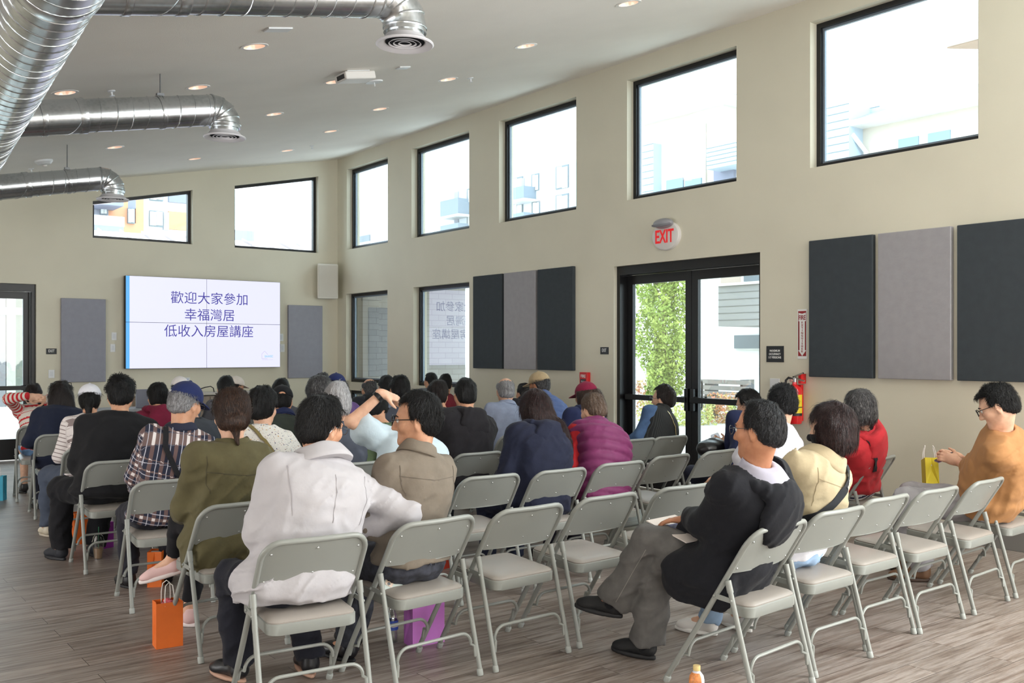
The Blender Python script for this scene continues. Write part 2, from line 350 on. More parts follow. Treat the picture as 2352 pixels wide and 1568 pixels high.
# ---- glazed double door in the window wall
def double_door(n, rot, origin, width, H, header=.10, centre=True):
    root = empty('door_%d' % n, origin, rot, kind='structure')   # local x along the wall, y outwards
    hw = width / 2; fr = MB(); d0, d1 = .05, .236; j = .05
    fr.box((-hw, d0, 0), (-hw + j, d1, H)); fr.box((hw - j, d0, 0), (hw, d1, H)); fr.box((-hw + j, d0, H - header), (hw - j, d1, H)); fr.obj('frame', M_black, root)
    sw = hw - j - .004
    for s in (-1, 1):
        lf = empty('door_leaf', (0, 0, 0)); lf.parent = root
        x0, x1 = (-sw, -.004) if s < 0 else (.004, sw); e0, e1 = .165, .21; st = .085; rail = .10; kick = .30; top = H - header - .004
        a = MB(); a.box((x0, e0, .01), (x0 + st, e1, top)); a.box((x1 - st, e0, .01), (x1, e1, top)); a.box((x0 + st, e0, top - rail), (x1 - st, e1, top)); a.box((x0 + st, e0, .01), (x1 - st, e1, kick)); a.obj('leaf_frame', M_black, lf)
        a = MB(); a.box((x0 + st, .185, kick), (x1 - st, .191, top - rail)); a.obj('pane', M_glass, lf)
        a = MB(); zb = 1.02; a.box((x0 + .03, e0 - .075, zb - .03), (x1 - .03, e0 - .035, zb + .03)); a.box((x0 + .03, e0 - .04, zb - .035), (x0 + .12, e0, zb + .035)); a.box((x1 - .12, e0 - .04, zb - .035), (x1 - .03, e0, zb + .035))
        if s > 0: a.box((x0 + .012, e0 - .05, zb - .12), (x0 + .062, e0, zb + .12))
        else: a.box((x1 - .062, e0 - .05, zb - .12), (x1 - .012, e0, zb + .12))
        a.obj('push_bar', M_black, lf, bevel=.006)
        if s > 0:
            a = MB(); xp = x0 + .05; a.tube([(xp, e1, .92), (xp, e1 + .05, .92), (xp + .0, e1 + .06, .95), (xp, e1 + .06, 1.19), (xp, e1 + .05, 1.22), (xp, e1, 1.22)], .012); a.obj('pull_handle', M_black, lf, True)
double_door(1, -PI / 2, (XW, (DOOR[0] + DOOR[1]) / 2, 0), DOOR[1] - DOOR[0], DZ)
double_door(2, 0, ((BD[0] + BD[1]) / 2, YB, 0), BD[1] - BD[0], BDZ)
# ---- baseboards
bh, bt = .15, .012
for n, (ya, yb) in enumerate(((Y0, DOOR[0]), (DOOR[1], YB))):
    m = MB(); m.box((XW - bt, ya, 0), (XW, yb, bh)); tag(m.obj('baseboard_right' + ('' if n == 0 else '.001'), M_base, bevel=.003), kind='structure')
for n, (x0_, x1_) in enumerate(((X0, BD[0]), (BD[1], XW - bt))):
    m = MB(); m.box((x0_, YB - bt, 0), (x1_, YB, bh)); tag(m.obj('baseboard_back' + ('' if n == 0 else '.001'), M_base, bevel=.003), kind='structure')
# ---- acoustic panels
M_dark = fabric('charcoal_acoustic', (62, 68, 73), .95, .05, 700, .15); M_grey = fabric('grey_acoustic', (158, 156, 160), .95, .04, 700, .15); M_grey2 = fabric('blue_grey_acoustic', (150, 151, 162), .95, .04, 700, .15)
def panel(loc, size, material, label, group):
    root_m = MB(); root_m.box((0, 0, 0), size); o = root_m.obj('acoustic_panel', material, bevel=.006); o.location = loc; return tag(o, label, 'wall panel', group)
PT = .05
for y0, y1, mt, lb in ((10.10, 10.76, M_dark, 'dark charcoal panel beside the lower window, first of three'), (9.40, 10.06, M_grey, 'light grey fabric panel between two charcoal panels, over the beige cap'), (8.69, 9.36, M_dark, 'dark charcoal panel above the red fire alarm pull'),
                       (4.73, 5.38, M_dark, 'tall charcoal panel beside the fire extinguisher sign'), (4.03, 4.68, M_grey, 'large light grey fabric panel above the red jacket'), (3.33, 3.98, M_dark, 'charcoal panel cut off by the photo edge, above the man in tan')):
    panel((XW - PT, y0, 1.305), (PT - .001, y1 - y0, 1.25), mt, lb, 'acoustic panels')
panel((3.221, YB - PT, 1.09), (.604, PT - .001, 1.205), M_grey2, 'blue grey fabric panel between the exit door and the screen', 'acoustic panels')
panel((6.685, YB - PT, 1.09), (.612, PT - .001, 1.205), M_grey2, 'blue grey fabric panel below the white loudspeaker', 'acoustic panels')
# ---- video wall of four displays
vx0, vx1, vz0, vz1 = 4.085, 6.505, 1.275, 2.652; VD = .115; yv = YB - VD
vw = empty('video_wall', ((vx0 + vx1) / 2, YB, vz0), 0, 'large four-panel video wall showing a welcome slide in Chinese', 'screen')
M_case = mat('display_case', (26, 27, 30), .5); M_scr = emit('display_glow', (228, 229, 255), 1.0); M_scrb = emit('display_blue_band', (92, 178, 248), 1.0); M_ink = mat('display_ink', (52, 44, 138), .6, spec=.1); M_ink = emit('display_ink_glow', (58, 48, 150), 1.0)
cx_, cz_ = (vx0 + vx1) / 2, (vz0 + vz1) / 2; W2, H2 = (vx1 - vx0) / 2, (vz1 - vz0) / 2
a = MB(); a.box((-W2, -VD, .0), (W2, -.02, 2 * H2)); a.obj('casing', M_case, vw)
for i in (0, 1):
    for j in (0, 1):
        a = MB(); x0_ = -W2 + .004 + i * W2; x1_ = x0_ + W2 - .006; z0_ = .004 + j * H2; z1_ = z0_ + H2 - .006
        if i == 0: x0_ += .052
        a.box((x0_, -VD - .004, z0_), (x1_, -VD, z1_)); a.obj('display_panel', M_scr, vw)
        if i == 0: a = MB(); a.box((x0_ - .052, -VD - .004, z0_), (x0_, -VD, z1_)); a.obj('blue_band', M_scrb, vw)
def on_v(px, py): p = at_y(px, py, yv); return p[0] - cx_, p[2] - vz0
for t, (pl, pr), pc in (('歡迎大家參加', (392, 568), 685), ('幸福灣居', (424, 538), 723), ('低收入房屋講座', (377, 581), 760)):
    (xl, zl), (xr, zr) = on_v(pl, pc), on_v(pr, pc)
    text_obj('lettering', t, .2, M_ink, vw, ((xl + xr) / 2, -VD - .0055, (zl + zr) / 2), 0, xr - xl, .0006, bold=.0)
M_logo = emit('logo_lilac', (206, 200, 232), 1.0); M_logob = emit('logo_blue', (150, 205, 248), 1.0)
a = MB(); yy = -VD - .005
P_ = [on_v(602, 824), on_v(601, 813), on_v(608, 806), on_v(615, 814)]
def strokes(b, pts, wd, y):
    for (xa, za), (xb, zb) in zip(pts[:-1], pts[1:]):
        dx, dz = xb - xa, zb - za; L = math.hypot(dx, dz) + 1e-9; nx, nz = -dz / L * wd, dx / L * wd
        b.prism([(xa - nx, y, za - nz), (xb - nx, y, zb - nz), (xb + nx, y, zb + nz), (xa + nx, y, za + nz)], (0, .001, 0))
strokes(a, [on_v(614, 823.5), on_v(601.5, 823.5), on_v(601, 813), on_v(607.6, 806), on_v(615, 814)], .004, yy); a.obj('logo', M_logo, vw)
xl, zl = on_v(608, 818); xr, _ = on_v(627, 818); text_obj('lettering', 'BAAHSC', .05, M_logob, vw, ((xl + xr) / 2, -VD - .0052, zl), 0, xr - xl, .0004, bold=.001)
xl, zl = on_v(602, 826); xr, _ = on_v(627, 826); text_obj('lettering', 'AFFORDABLE HOUSING', .02, M_logo, vw, ((xl + xr) / 2, -VD - .0052, zl), 0, xr - xl, .0004)
# ---- loudspeaker in the corner
M_spk = mat('speaker_white', (226, 222, 212), .6, bump=.2, bscale=500)
sp = empty('loudspeaker', (7.33, YB - .13, 2.70), -.28, 'white box loudspeaker mounted high in the room corner', 'speaker')
a = MB(); a.prism([(-.14, .1, -.29), (.14, .1, -.29), (.175, -.13, -.29), (-.175, -.13, -.29)], (0, 0, .58)); a.obj('cabinet', M_spk, sp, bevel=.02)
a = MB(); a.box((-.155, -.139, -.26), (.155, -.128, .26)); a.obj('grille', mat('speaker_grille', (214, 210, 200), .7, bump=.5, bscale=900), sp, bevel=.004)
a = MB(); a.box((-.03, .1, -.05), (.03, .13, .05)); a.obj('bracket', M_black, sp)
# ---- small wall fittings
M_plate = mat('white_plate', (226, 228, 230), .35); M_sign = mat('sign_black', (38, 40, 44), .5); M_white = mat('sign_white', (236, 236, 234), .5); M_red = mat('sign_red', (206, 34, 38), .45); M_dred = mat('sign_dark_red', (150, 28, 34), .5)
def plate_back(x0, x1, z0, z1, label, name='wall_plate', cat='wall plate', dots=True, group=None):
    o = empty(name, ((x0 + x1) / 2, YB, (z0 + z1) / 2), 0, label, cat, group); hx, hz = (x1 - x0) / 2, (z1 - z0) / 2
    a = MB(); a.box((-hx, -.012, -hz), (hx, 0, hz)); a.obj('plate', M_plate, o, bevel=.002)
    if dots:
        a = MB(); a.box((-hx * .5, -.015, -hz * .6), (hx * .5, -.012, hz * .6)); a.obj('insert', mat('plate_insert', (214, 217, 222), .4), o)
    return o
plate_back(3.916, 3.986, 1.698, 1.813, 'upper white wall plate beside the screen and long grey panel', group='white wall plates')
plate_back(3.898, 3.968, 1.524, 1.640, 'lower white wall plate beside the screen and long grey panel', group='white wall plates')
plate_back(6.536, 6.609, 1.70, 1.821, 'upper white wall plate between the screen and the short grey panel', group='white wall plates')
plate_back(6.558, 6.632, 1.521, 1.650, 'lower white wall plate between the screen and the short grey panel', group='white wall plates')
plate_back(3.061, 3.140, 1.153, 1.272, 'white light switch under the small black exit sign by the far door', 'light_switch', 'switch', group='white wall plates')
k = plate_back(4.906, 5.074, 1.011, 1.129, 'white control keypad on the wall under the screen', 'control_keypad', 'keypad', False)
for i in range(4):
    for j in range(3): a = MB(); a.box((-.06 + i * .032, -.016, -.04 + j * .03), (-.037 + i * .032, -.012, -.02 + j * .03)); a.obj('button', mat('keypad_button', (196, 204, 232), .4), k)
def small_sign(name, loc, rz, w_, h_, label, lines, size):
    o = empty(name, loc, rz, label, 'sign'); a = MB(); a.box((-w_ / 2, -.008, -h_ / 2), (w_ / 2, 0, h_ / 2)); a.obj('plaque', M_sign, o, bevel=.002)
    for t, z, wd in lines: text_obj('lettering', t, size, M_white, o, (0, -.0088, z), 0, wd, .0004, bold=.0008)
    return o
small_sign('exit_sign', (3.10, YB, 1.534), 0, .137, .081, 'small black exit plaque beside the far corner door', [('EXIT', .006, .08)], .055)
small_sign('exit_sign', (XW, 8.181, 1.544), -PI / 2, .135, .083, 'small black exit plaque beside the glazed double door', [('EXIT', .006, .075)], .055)
small_sign('occupancy_sign', (XW, 5.79, 1.513), -PI / 2, .20, .155, 'black maximum occupancy plaque beside the double door', [('MAXIMUM', .032, .118), ('OCCUPANCY', 0, .136), ('117 PERSONS', -.032, .146)], .028)
sw = empty('wall_plate', (XW, 5.79, 1.22), -PI / 2, 'white wall plate under the maximum occupancy plaque', 'wall plate', 'white wall plates'); a = MB(); a.box((-.055, -.012, -.06), (.055, 0, .06)); a.obj('plate', M_plate, sw, bevel=.002)
# oval exit light
ex = empty('exit_light', (XW, 7.19, 2.79), -PI / 2, 'oval white exit sign with red letters over the double door', 'exit sign')
a = MB(); a.v = []; a.lathe([(0, -.05), (.165, -.05), (.188, -.042), (.195, -.03), (.195, 0)], (0, 0, 0), 44, None); a.v = [(x, z, y * .8 - .015) for x, y, z in a.v]; a.obj('oval_face', mat('exit_face', (222, 218, 214), .4), ex, True)
a = MB(); a.sphere((0, -.07, .115), (.135, .07, .055), 28, 14); a.obj('lamp_head', mat('exit_lamp', (150, 150, 156), .35), ex, True)
a = MB(); a.tube([(-.13, -.1, .10), (-.06, -.145, .085), (.06, -.145, .085), (.13, -.1, .10)], .012, 8); a.obj('lamp_rim', mat('exit_lamp_rim', (128, 128, 134), .4), ex, True)
text_obj('lettering', 'EXIT', .2, emit('exit_red', (214, 30, 34), .9), ex, (0, -.053, -.02), 0, .265, .002, bold=.003)
# fire extinguisher sign
fs = empty('extinguisher_sign', (XW, 5.482, 1.70), -PI / 2, 'tall white and red fire extinguisher arrow sign on the wall', 'sign')
a = MB(); a.box((-.052, -.006, -.232), (.052, 0, .232)); a.obj('board', M_white, fs, bevel=.002)
a = MB(); y = -.0068
for poly in ([(-.044, .215), (.044, .215), (.044, .2), (0, .205 - .015), (-.044, .2)], [(-.044, .2), (-.040, .2), (-.040, -.15), (-.044, -.15)], [(.040, .2), (.044, .2), (.044, -.15), (.040, -.15)],
             [(-.044, .12), (-.03, .12), (-.03, -.15), (-.044, -.15)], [(.03, .12), (.044, .12), (.044, -.15), (.03, -.15)], [(-.044, -.15), (0, -.205), (-.044, -.205)], [(.044, -.15), (.044, -.205), (0, -.205)]):
    a.prism([(q[0], y, q[1]) for q in poly], (0, .0008, 0))
a.obj('arrow_border', M_dred, fs)
text_obj('lettering', 'FIRE', .06, M_dred, fs, (0, -.0072, .155), 0, .072, .0004, bold=.0012)
for i, ch in enumerate('EXTINGUISHER'): text_obj('lettering', ch, .0265, M_dred, fs, (0, -.0072, .108 - i * .0245), 0, None, .0004, bold=.0008)
# fire alarm pull
fp = empty('fire_alarm_pull', (XW, 8.493, 1.20), -PI / 2, 'small red fire alarm pull station on the wall', 'fire alarm')
a = MB(); a.box((-.068, -.055, -.09), (.068, 0, .09)); a.obj('housing', M_red, fp, bevel=.006)
a = MB(); a.box((-.045, -.061, -.045), (.045, -.055, .01)); a.obj('handle', mat('pull_black', (30, 26, 28), .4), fp)
text_obj('lettering', 'FIRE', .05, M_white, fp, (0, -.0562, .045), 0, .085, .0006, bold=.001)
text_obj('lettering', 'PULL', .026, M_white, fp, (0, -.0618, -.018), 0, .055, .0004)
# fire extinguisher
fe = empty('fire_extinguisher', (XW - .11, 5.49, .87), -PI / 2, 'red fire extinguisher with yellow label hung on the wall', 'fire extinguisher')
M_fe = mat('extinguisher_red', (214, 30, 36), .25, coat=.5)
a = MB(); a.lathe([(0, 0), (.06, 0), (.067, .012), (.067, .30), (.058, .335), (.034, .355), (.02, .365), (.02, .385), (0, .385)], seg=28); a.obj('cylinder', M_fe, fe, True)
a = MB(); a.lathe([(.0676, .10), (.0676, .27)], seg=28); a.obj('label_band', mat('extinguisher_yellow', (232, 206, 46), .5), fe, True)
a = MB(); a.lathe([(.0682, .075), (.0682, .10)], seg=28); a.obj('lower_band', mat('extinguisher_black', (34, 32, 34), .5), fe, True)
a = MB(); a.lathe([(.069, .15), (.069, .158)], seg=28); a.obj('strap', mat('extinguisher_black', (34, 32, 34), .5), fe, True)
a = MB(); a.box((-.04, -.076, .15), (.018, -.073, .33)); a.obj('inspection_tag', M_white, fe)
M_chr = mat('chrome', (210, 212, 216), .15, metal=1.0)
a = MB(); a.lathe([(.018, .38), (.02, .42), (.012, .43), (0, .43)], seg=16); a.obox((.045, 0, .415), (.06, 0, -.018), (0, .009, 0), (.003, 0, .006)); a.obox((.04, 0, .45), (.055, 0, .02), (0, .009, 0), (-.003, 0, .006)); a.obj('valve_handle', M_chr, fe, True)
a = MB(); a.tube([(-.015, 0, .41), (-.06, -.01, .425), (-.082, -.02, .40), (-.08, -.03, .3), (-.074, -.035, .12)], .011, 10); a.obj('hose', mat('extinguisher_black', (34, 32, 34), .5), fe, True)
a = MB(); a.lathe([(.014, 0), (.014, .012), (0, .012)], (-.02, -.02, .40), 16, (0, -1, 0)); a.obj('pressure_gauge', mat('gauge', (196, 150, 140), .3), fe, True)
a = MB(); a.box((-.02, .066, .02), (.02, .105, .36)); a.box((.02, .03, .37), (.05, .105, .46)); a.obj('wall_bracket', M_fe, fe)
# ---- credenza and things in front of the screen wall
M_wood = mat('credenza_wood', (150, 136, 122), .5, var=.15, vscale=9); M_top = mat('credenza_top', (196, 190, 180), .45)
cr = empty('credenza', (4.95, YB - .28, 0), 0, 'long low wooden credenza standing under the screen', 'cabinet')
a = MB(); a.box((-.75, -.24, .08), (1.25, .24, .86)); a.box((-.72, -.2, 0), (1.22, .2, .08)); a.obj('body', M_wood, cr)
a = MB(); a.box((-.78, -.26, .872), (1.28, .26, .905)); a.obj('worktop', M_top, cr, bevel=.004)
for i in range(4): a = MB(); a.box((-.74 + i * .497, -.258, .1), (-.26 + i * .497, -.24, .85)); a.obj('door', M_wood, cr, bevel=.003)
a = MB(); pts = [at_y(*p, YB - .35) for p in ((449, 897), (460, 893), (472, 889), (484, 887), (490, 891), (492, 900))]; a.tube(pts, .008, 6); tag(a.obj('cable', mat('cable_black', (30, 30, 32), .5), None, True), 'thin dark cable arching over the credenza', 'cable')
p0 = at_y(308, 934, 13.2); p1 = at_y(338, 893, 13.2)
dk = empty('side_table', (3.55, 13.2, 0), 0, 'dark side table with pale top in front of the screen wall', 'table')
zt_ = at_y(310, 936, 13.2)[2]
a = MB(); a.box((-.55, -.3, zt_ - .035), (.75, .3, zt_)); a.obj('tabletop', mat('table_top_grey', (150, 152, 156), .4), dk, bevel=.004)
a = MB(); a.box((-.5, -.27, .0), (.7, .27, zt_ - .035)); a.obj('base', mat('table_black', (34, 34, 38), .5), dk)
a = MB(); a.box((p0[0] + .0, 13.1, zt_ + .001), (p1[0] + .16, 13.14, p1[2])); tag(a.obj('laptop_screen_back', mat('laptop_grey', (108, 110, 122), .4, metal=.2), None, bevel=.004), 'grey upright monitor back on the side table', 'monitor')
# ---- ceiling fittings
def ceil_thing(name, x, y, label, cat, group=None): o = empty(name, (x, y, ceil_z(x)), 0, label, cat, group); o.rotation_euler = (0, -TH, 0); return o
o = ceil_thing('ceiling_sensor_box', 4.3, 8.06, 'white ceiling box with dark vent near the middle downlights', 'ceiling unit')
a = MB(); a.box((-.16, -.11, -.085), (.16, .11, -.012)); a.obj('case', M_trim, o, bevel=.012); a = MB(); a.box((-.12, -.08, -.012), (.12, .08, 0)); a.obj('mount', M_plate, o)
a = MB(); a.box((-.163, -.08, -.07), (-.159, .06, -.03)); a.obj('vent', mat('vent_dark', (50, 50, 54), .6), o)
for x, y, rx, ry, lb in ((2.89, 6.58, .095, .05, 'flat white rectangular ceiling plate before the first downlight'), (4.73, 7.9, .06, .045, 'small white ceiling plate beyond the ceiling box')):
    o = ceil_thing('ceiling_plate', x, y, lb, 'ceiling plate', 'white ceiling plates'); a = MB(); a.box((-rx, -ry, -.012), (rx, ry, 0)); a.obj('plate', M_plate, o, bevel=.003)
o = ceil_thing('ceiling_disc', 4.76, 8.51, 'flat white round ceiling cover beside the middle downlight', 'ceiling plate'); a = MB(); a.lathe([(0, -.012), (.085, -.012), (.09, 0)], seg=28); a.obj('cover', M_plate, o, True); a = MB(); a.lathe([(.006, -.05), (.006, -.012)], seg=8, cap=True); a.obj('stem', M_plate, o)
for x, y, lb in ((2.26, 8.58, 'small sprinkler head above the middle duct'), (5.91, 8.47, 'small sprinkler head near the window side lights'), (6.18, 12.88, 'small sprinkler head near the room corner'), (2.51, 13.14, 'small sprinkler head above the far duct')):
    o = ceil_thing('sprinkler_head', x, y, lb, 'sprinkler', 'ceiling sprinklers'); a = MB(); a.lathe([(.035, 0), (.03, -.008), (.01, -.012), (.008, -.04), (.022, -.042), (.022, -.046), (0, -.046)], seg=16); a.obj('head', M_plate, o, True)
o = ceil_thing('smoke_detector', 2.52, 12.48, 'white round smoke detector above the far duct', 'smoke detector'); a = MB(); a.lathe([(.1, 0), (.1, -.02), (.07, -.05), (0, -.055)], seg=28); a.obj('body', M_plate, o, True); a = MB(); a.lathe([(.03, -.055), (.025, -.075), (0, -.078)], seg=16); a.obj('dome', M_trim, o, True)
# ---- galvanised spiral ducts
def galv():
    s = NT('galvanised_steel'); v = s.coords(); vo = s.n('ShaderNodeTexVoronoi'); s.l(v, vo.inputs['Vector']); vo.inputs['Scale'].default_value = 40
    nz = s.noise(v, 5, 4); k = s.math('ADD', s.math('MULTIPLY', vo.outputs['Distance'], .25), nz)
    s.l(s.ramp(k, [(.3, lin((176, 182, 183))), (.7, lin((212, 216, 219)))]), s.b.inputs['Base Color']); s.b.inputs['Metallic'].default_value = .95; s.l(s.math('ADD', .16, s.math('MULTIPLY', nz, .16)), s.b.inputs['Roughness'])
    s.bump(nz, .06, .02); return s.m
M_galv = galv(); M_diff = mat('diffuser_white', (226, 224, 228), .35); M_dim = mat('diffuser_slot', (40, 42, 46), .6)
def spiral(path, R, pitch, name, parent, ridge=.0035):
    P = [np.array(p, float) for p in path]; a = MB(); a.tube(P, R, 40)
    seg = [np.linalg.norm(P[i + 1] - P[i]) for i in range(len(P) - 1)]; L = sum(seg); n = int(L / pitch * 28); pts = []
    for i in range(n + 1):
        s = L * i / n; j = 0; q = s
        while j < len(seg) - 1 and q > seg[j]: q -= seg[j]; j += 1
        t = (P[j + 1] - P[j]) / seg[j]; c = P[j] + t * q; u = np.cross(t, (0, 0, 1.0)); u /= np.linalg.norm(u); v_ = np.cross(u, t); an = 2 * PI * s / pitch
        pts.append(c + (R + .0005) * (math.cos(an) * u + math.sin(an) * v_))
    a.tube(pts, ridge, 5); return a.obj(name, M_galv, parent, True)
def collar(a, c, t, R, w_=.05): a.lathe([(R, -w_), (R + .004, -w_), (R + .006, -w_ + .006), (R + .004, 0), (R + .006, w_ - .006), (R + .004, w_), (R, w_)], c, 40, t)
tr = empty('air_duct', (1.1, 6, 3.2), 0, 'fat spiral main duct running along the ceiling at the photo corner', 'duct', 'galvanised ducts')
tp = lambda y: np.array([1.03 + .075 * (y - 5) - 1.1, y - 6, 3.255 - .012 * (y - 5) - 3.2])
spiral([tp(1.2), tp(4.7)], .215, .125, 'duct_pipe', tr); spiral([tp(4.7), tp(13.6)], .205, .125, 'duct_pipe', tr)
a = MB(); collar(a, tp(4.7), tp(5) - tp(4), .213); a.obj('collar', M_galv, tr, True); a = MB(); collar(a, tp(3.6), tp(5) - tp(4), .217); a.obj('collar', M_galv, tr, True)
for y in (2.5, 6.4, 10):
    a = MB(); c = tp(y); a.tube([c + (0, 0, .2), c + (0, 0, .9)], .006, 6); z = ceil_z(c[0] + 1.1) - 3.2 - c[2]; a = MB(); a.tube([c + (0, 0, .2), c + (0, 0, z)], .006, 6); a.obj('hanger_rod', M_galv, tr)
def branch(Yb, off, xend, zdiff, label, rod=None):
    o = empty('air_duct', (2.2, Yb, 3.4), 0, label, 'duct', 'galvanised ducts'); R = .128
    zc = lambda x: ceil_z(x) - off; xs = 1.0 + .075 * (Yb - 5) + .15
    L = lambda x, z: np.array([x - 2.2, 0, z - 3.4])
    xb = xend - .2; r = min(.2, zc(xb) - zdiff - .085); xb = xend - r
    spiral([L(xs + .02, zc(xs)), L(xs + .5, zc(xs + .5))], R + .006, .5, 'duct_pipe', o)
    spiral([L(xs + .5, zc(xs + .5)), L(xb, zc(xb))], R, .125, 'duct_pipe', o, .005)
    a = MB(); t = L(1, zc(1)) - L(0, zc(0))
    collar(a, L(xs + .22, zc(xs + .22)), t, R + .008, .02); a.obj('collar', M_galv, o, True); a = MB(); collar(a, L(xs + .5, zc(xs + .5)), t, R + .005, .03); a.obj('collar', M_galv, o, True)
    # mitred elbow turning down
    a = MB(); zb = zc(xb); path = [L(xb - .02, zc(xb - .02))]; cxx, czz = xb, zb - r; a0 = PI / 2 + TH
    for g in range(5):
        an = a0 - g * (a0 / 4.0); path.append(L(cxx + r * math.cos(an) * 1.0, czz + r * math.sin(an)))
    path.append(L(cxx + r, czz - .03)); a.tube(path, R + .002, 36)
    for q, q2 in zip(path[1:-1], path[2:]): collar(a, q, q2 - q if False else (q2 - q), R + .001, .007)
    e = a.obj('elbow', M_galv, o, True)
    xe = cxx + r; a = MB(); a.lathe([(R * .9, 0), (R * .9, zc(xb) - r - zdiff - .03)], L(xe, zdiff + .04), 32); a.obj('neck', M_galv, o, True)
    df = MB(); c = L(xe, zdiff)
    df.lathe([(R * .92, .045), (.145, .012), (.172, .002), (.176, -.006), (.168, -.012), (.14, -.004), (.118, .012)], c, 40); d = df.obj('diffuser', M_diff, o, True)
    a = MB(); a.lathe([(0, .035), (.116, .035), (.118, .006)], c, 32); a.obj('diffuser_throat', M_dim, d)
    for rr in (.100, .072, .042): a = MB(); a.lathe([(rr, -.003), (rr - .005, -.003), (rr - .008, .004)], c, 32); a.obj('diffuser_ring', M_diff, d, True)
    if rod:
        a = MB(); a.tube([L(rod, zc(rod) + R), L(rod, ceil_z(rod))], .005, 6); a.obox(L(rod, zc(rod) + R + .012), (.028, 0, .0), (0, .02, 0), (0, 0, .014)); a.obj('hanger_rod', mat('rod_grey', (120, 122, 124), .4, metal=.6), o)
        a = MB(); collar(a, L(rod, zc(rod)), t, R + .002, .016); a.obj('hanger_strap', M_galv, o, True)
branch(5.02, .215, 3.02, 3.405, 'spiral branch duct with round diffuser along the top of the photo', None)
branch(7.97, .315, 3.02, 3.36, 'spiral branch duct with elbow and round diffuser, hung in the middle', 2.48)
branch(11.4, .405, 3.02, 3.26, 'farthest spiral branch duct ending over the back window', 2.54)
# ================================================================== OUTSIDE
M_pave = mat('pavement', (206, 204, 198), .9, var=.06, vscale=3); M_stucco = mat('stucco_cream', (214, 204, 192), .9, var=.03); M_sw = mat('stucco_white', (226, 226, 224), .9); M_bluesid = mat('blue_siding', (176, 192, 208), .7); M_lgrey = mat('light_grey_wall', (168, 168, 178), .8); M_orange = mat('orange_wall', (218, 152, 116), .85); M_mgrey = mat('mid_grey_wall', (136, 138, 156), .8)
M_pane = mat('outside_window', (120, 150, 166), .15, spec=.8); M_wfr = mat('outside_frame', (116, 126, 132), .5); M_rail = mat('balcony_rail', (128, 140, 152), .5); M_shing = mat('shingles', (138, 134, 134), .9, var=.25, vscale=25); M_gut = mat('gutter_white', (230, 228, 226), .5)
m = MB(); m.box((XW + WT, -30, -.16), (90, 90, -.03)); m.box((-60, YB + WT, -.16), (XW + WT, 90, -.03)); tag(m.obj('pavement', M_pave), kind='structure')
def fx(b, px0, px1, py0, py1, X, dep=.3, back=True):
    """box on a facade at distance X, spanning photo columns and heights (heights taken at its middle)"""
    pm = (px0 + px1) / 2; ya = at_x(px1, py0, X)[1]; yb = at_x(px0, py0, X)[1]; z1 = at_x(pm, py0, X)[2]; z0 = at_x(pm, py1, X)[2]
    b.box((X, ya, z0), (X + dep, yb, z1)); return ya, yb, z0, z1
def fy(b, px0, px1, py0, py1, Y, dep=.3):
    pm = (px0 + px1) / 2; xa = at_y(px0, py0, Y)[0]; xb = at_y(px1, py0, Y)[0]; z1 = at_y(pm, py0, Y)[2]; z0 = at_y(pm, py1, Y)[2]
    b.box((xa, Y, z0), (xb, Y + dep, z1)); return xa, xb, z0, z1
def part(fn, args, name, mt, root, **kw): a = MB(); fn(a, *args, **kw); return a.obj(name, mt, root)
def siding(root, X, px0, px1, py0, py1, n, dep=.5, mt=None, line=None):
    a = MB(); ya, yb, z0, z1 = fx(a, px0, px1, py0, py1, X, dep); a.obj('siding', mt or M_bluesid, root)
    a = MB()
    for i in range(1, n + 1): z = z0 + (z1 - z0) * i / (n + .0) - .02; a.box((X - .008, ya, z), (X, yb, z + .014))
    a.obj('siding_laps', line or M_wfr, root)
# --- cream house seen through the fourth and fifth high windows and the glazed door
hX = 19.0
h = empty('house', (hX, 12, 0), 0, 'pale cream house with white gutter seen through the high windows', 'building'); h.location = (0, 0, 0)
e1 = at_x(1467, 291, hX); e2 = at_x(1648, 244, hX); eb = at_x(1950, 303, hX); zE = (e1[2] + e2[2]) / 2
hL = at_x(1395, 300, hX)[1]
a = MB(); a.box((hX, e2[1] - .2, -.03), (hX + 6, hL, zE)); a.obj('wall', M_stucco, h)
a = MB(); a.box((hX - .5, e2[1] - .7, zE), (hX + 6, hL + .5, zE + .12)); a.obj('eave', M_gut, h)
a = MB(); y0_, y1_ = e2[1] - .7, hL + .5; a.prism([(hX - .5, y0_, zE + .12), (hX + 6, y0_, zE + .12), (hX + 6, y0_, zE + .5)], (0, y1_ - y0_, 0)); a.obj('roof', M_shing, h)
a = MB(); p = at_x(1590, 262, hX - .45); q = at_x(1617, 282, hX - .06); r_ = at_x(1619, 430, hX - .06); a.tube([p, (p[0] + .05, p[1], p[2] - .15), q, (q[0], q[1], -.03)], .05, 8); a.obj('downspout', M_gut, h, True)
siding(h, hX - .6, 1623, 1720, 330, 380, 5, 1.0)
part(fx, (1639, 1685, 378, 425, hX - .08), 'porch_opening', M_mgrey, h, dep=.1)
siding(h, hX - .3, 1460, 1501, 333, 470, 9, .6)
for px0, px1 in ((1530, 1568), (1573, 1610)):
    f = part(fx, (px0 - 3, px1 + 3, 408, 470, hX - .1), 'window_frame', M_gut, h, dep=.12); part(fx, (px0, px1, 411, 468, hX - .14), 'pane', M_pane, f, dep=.08)
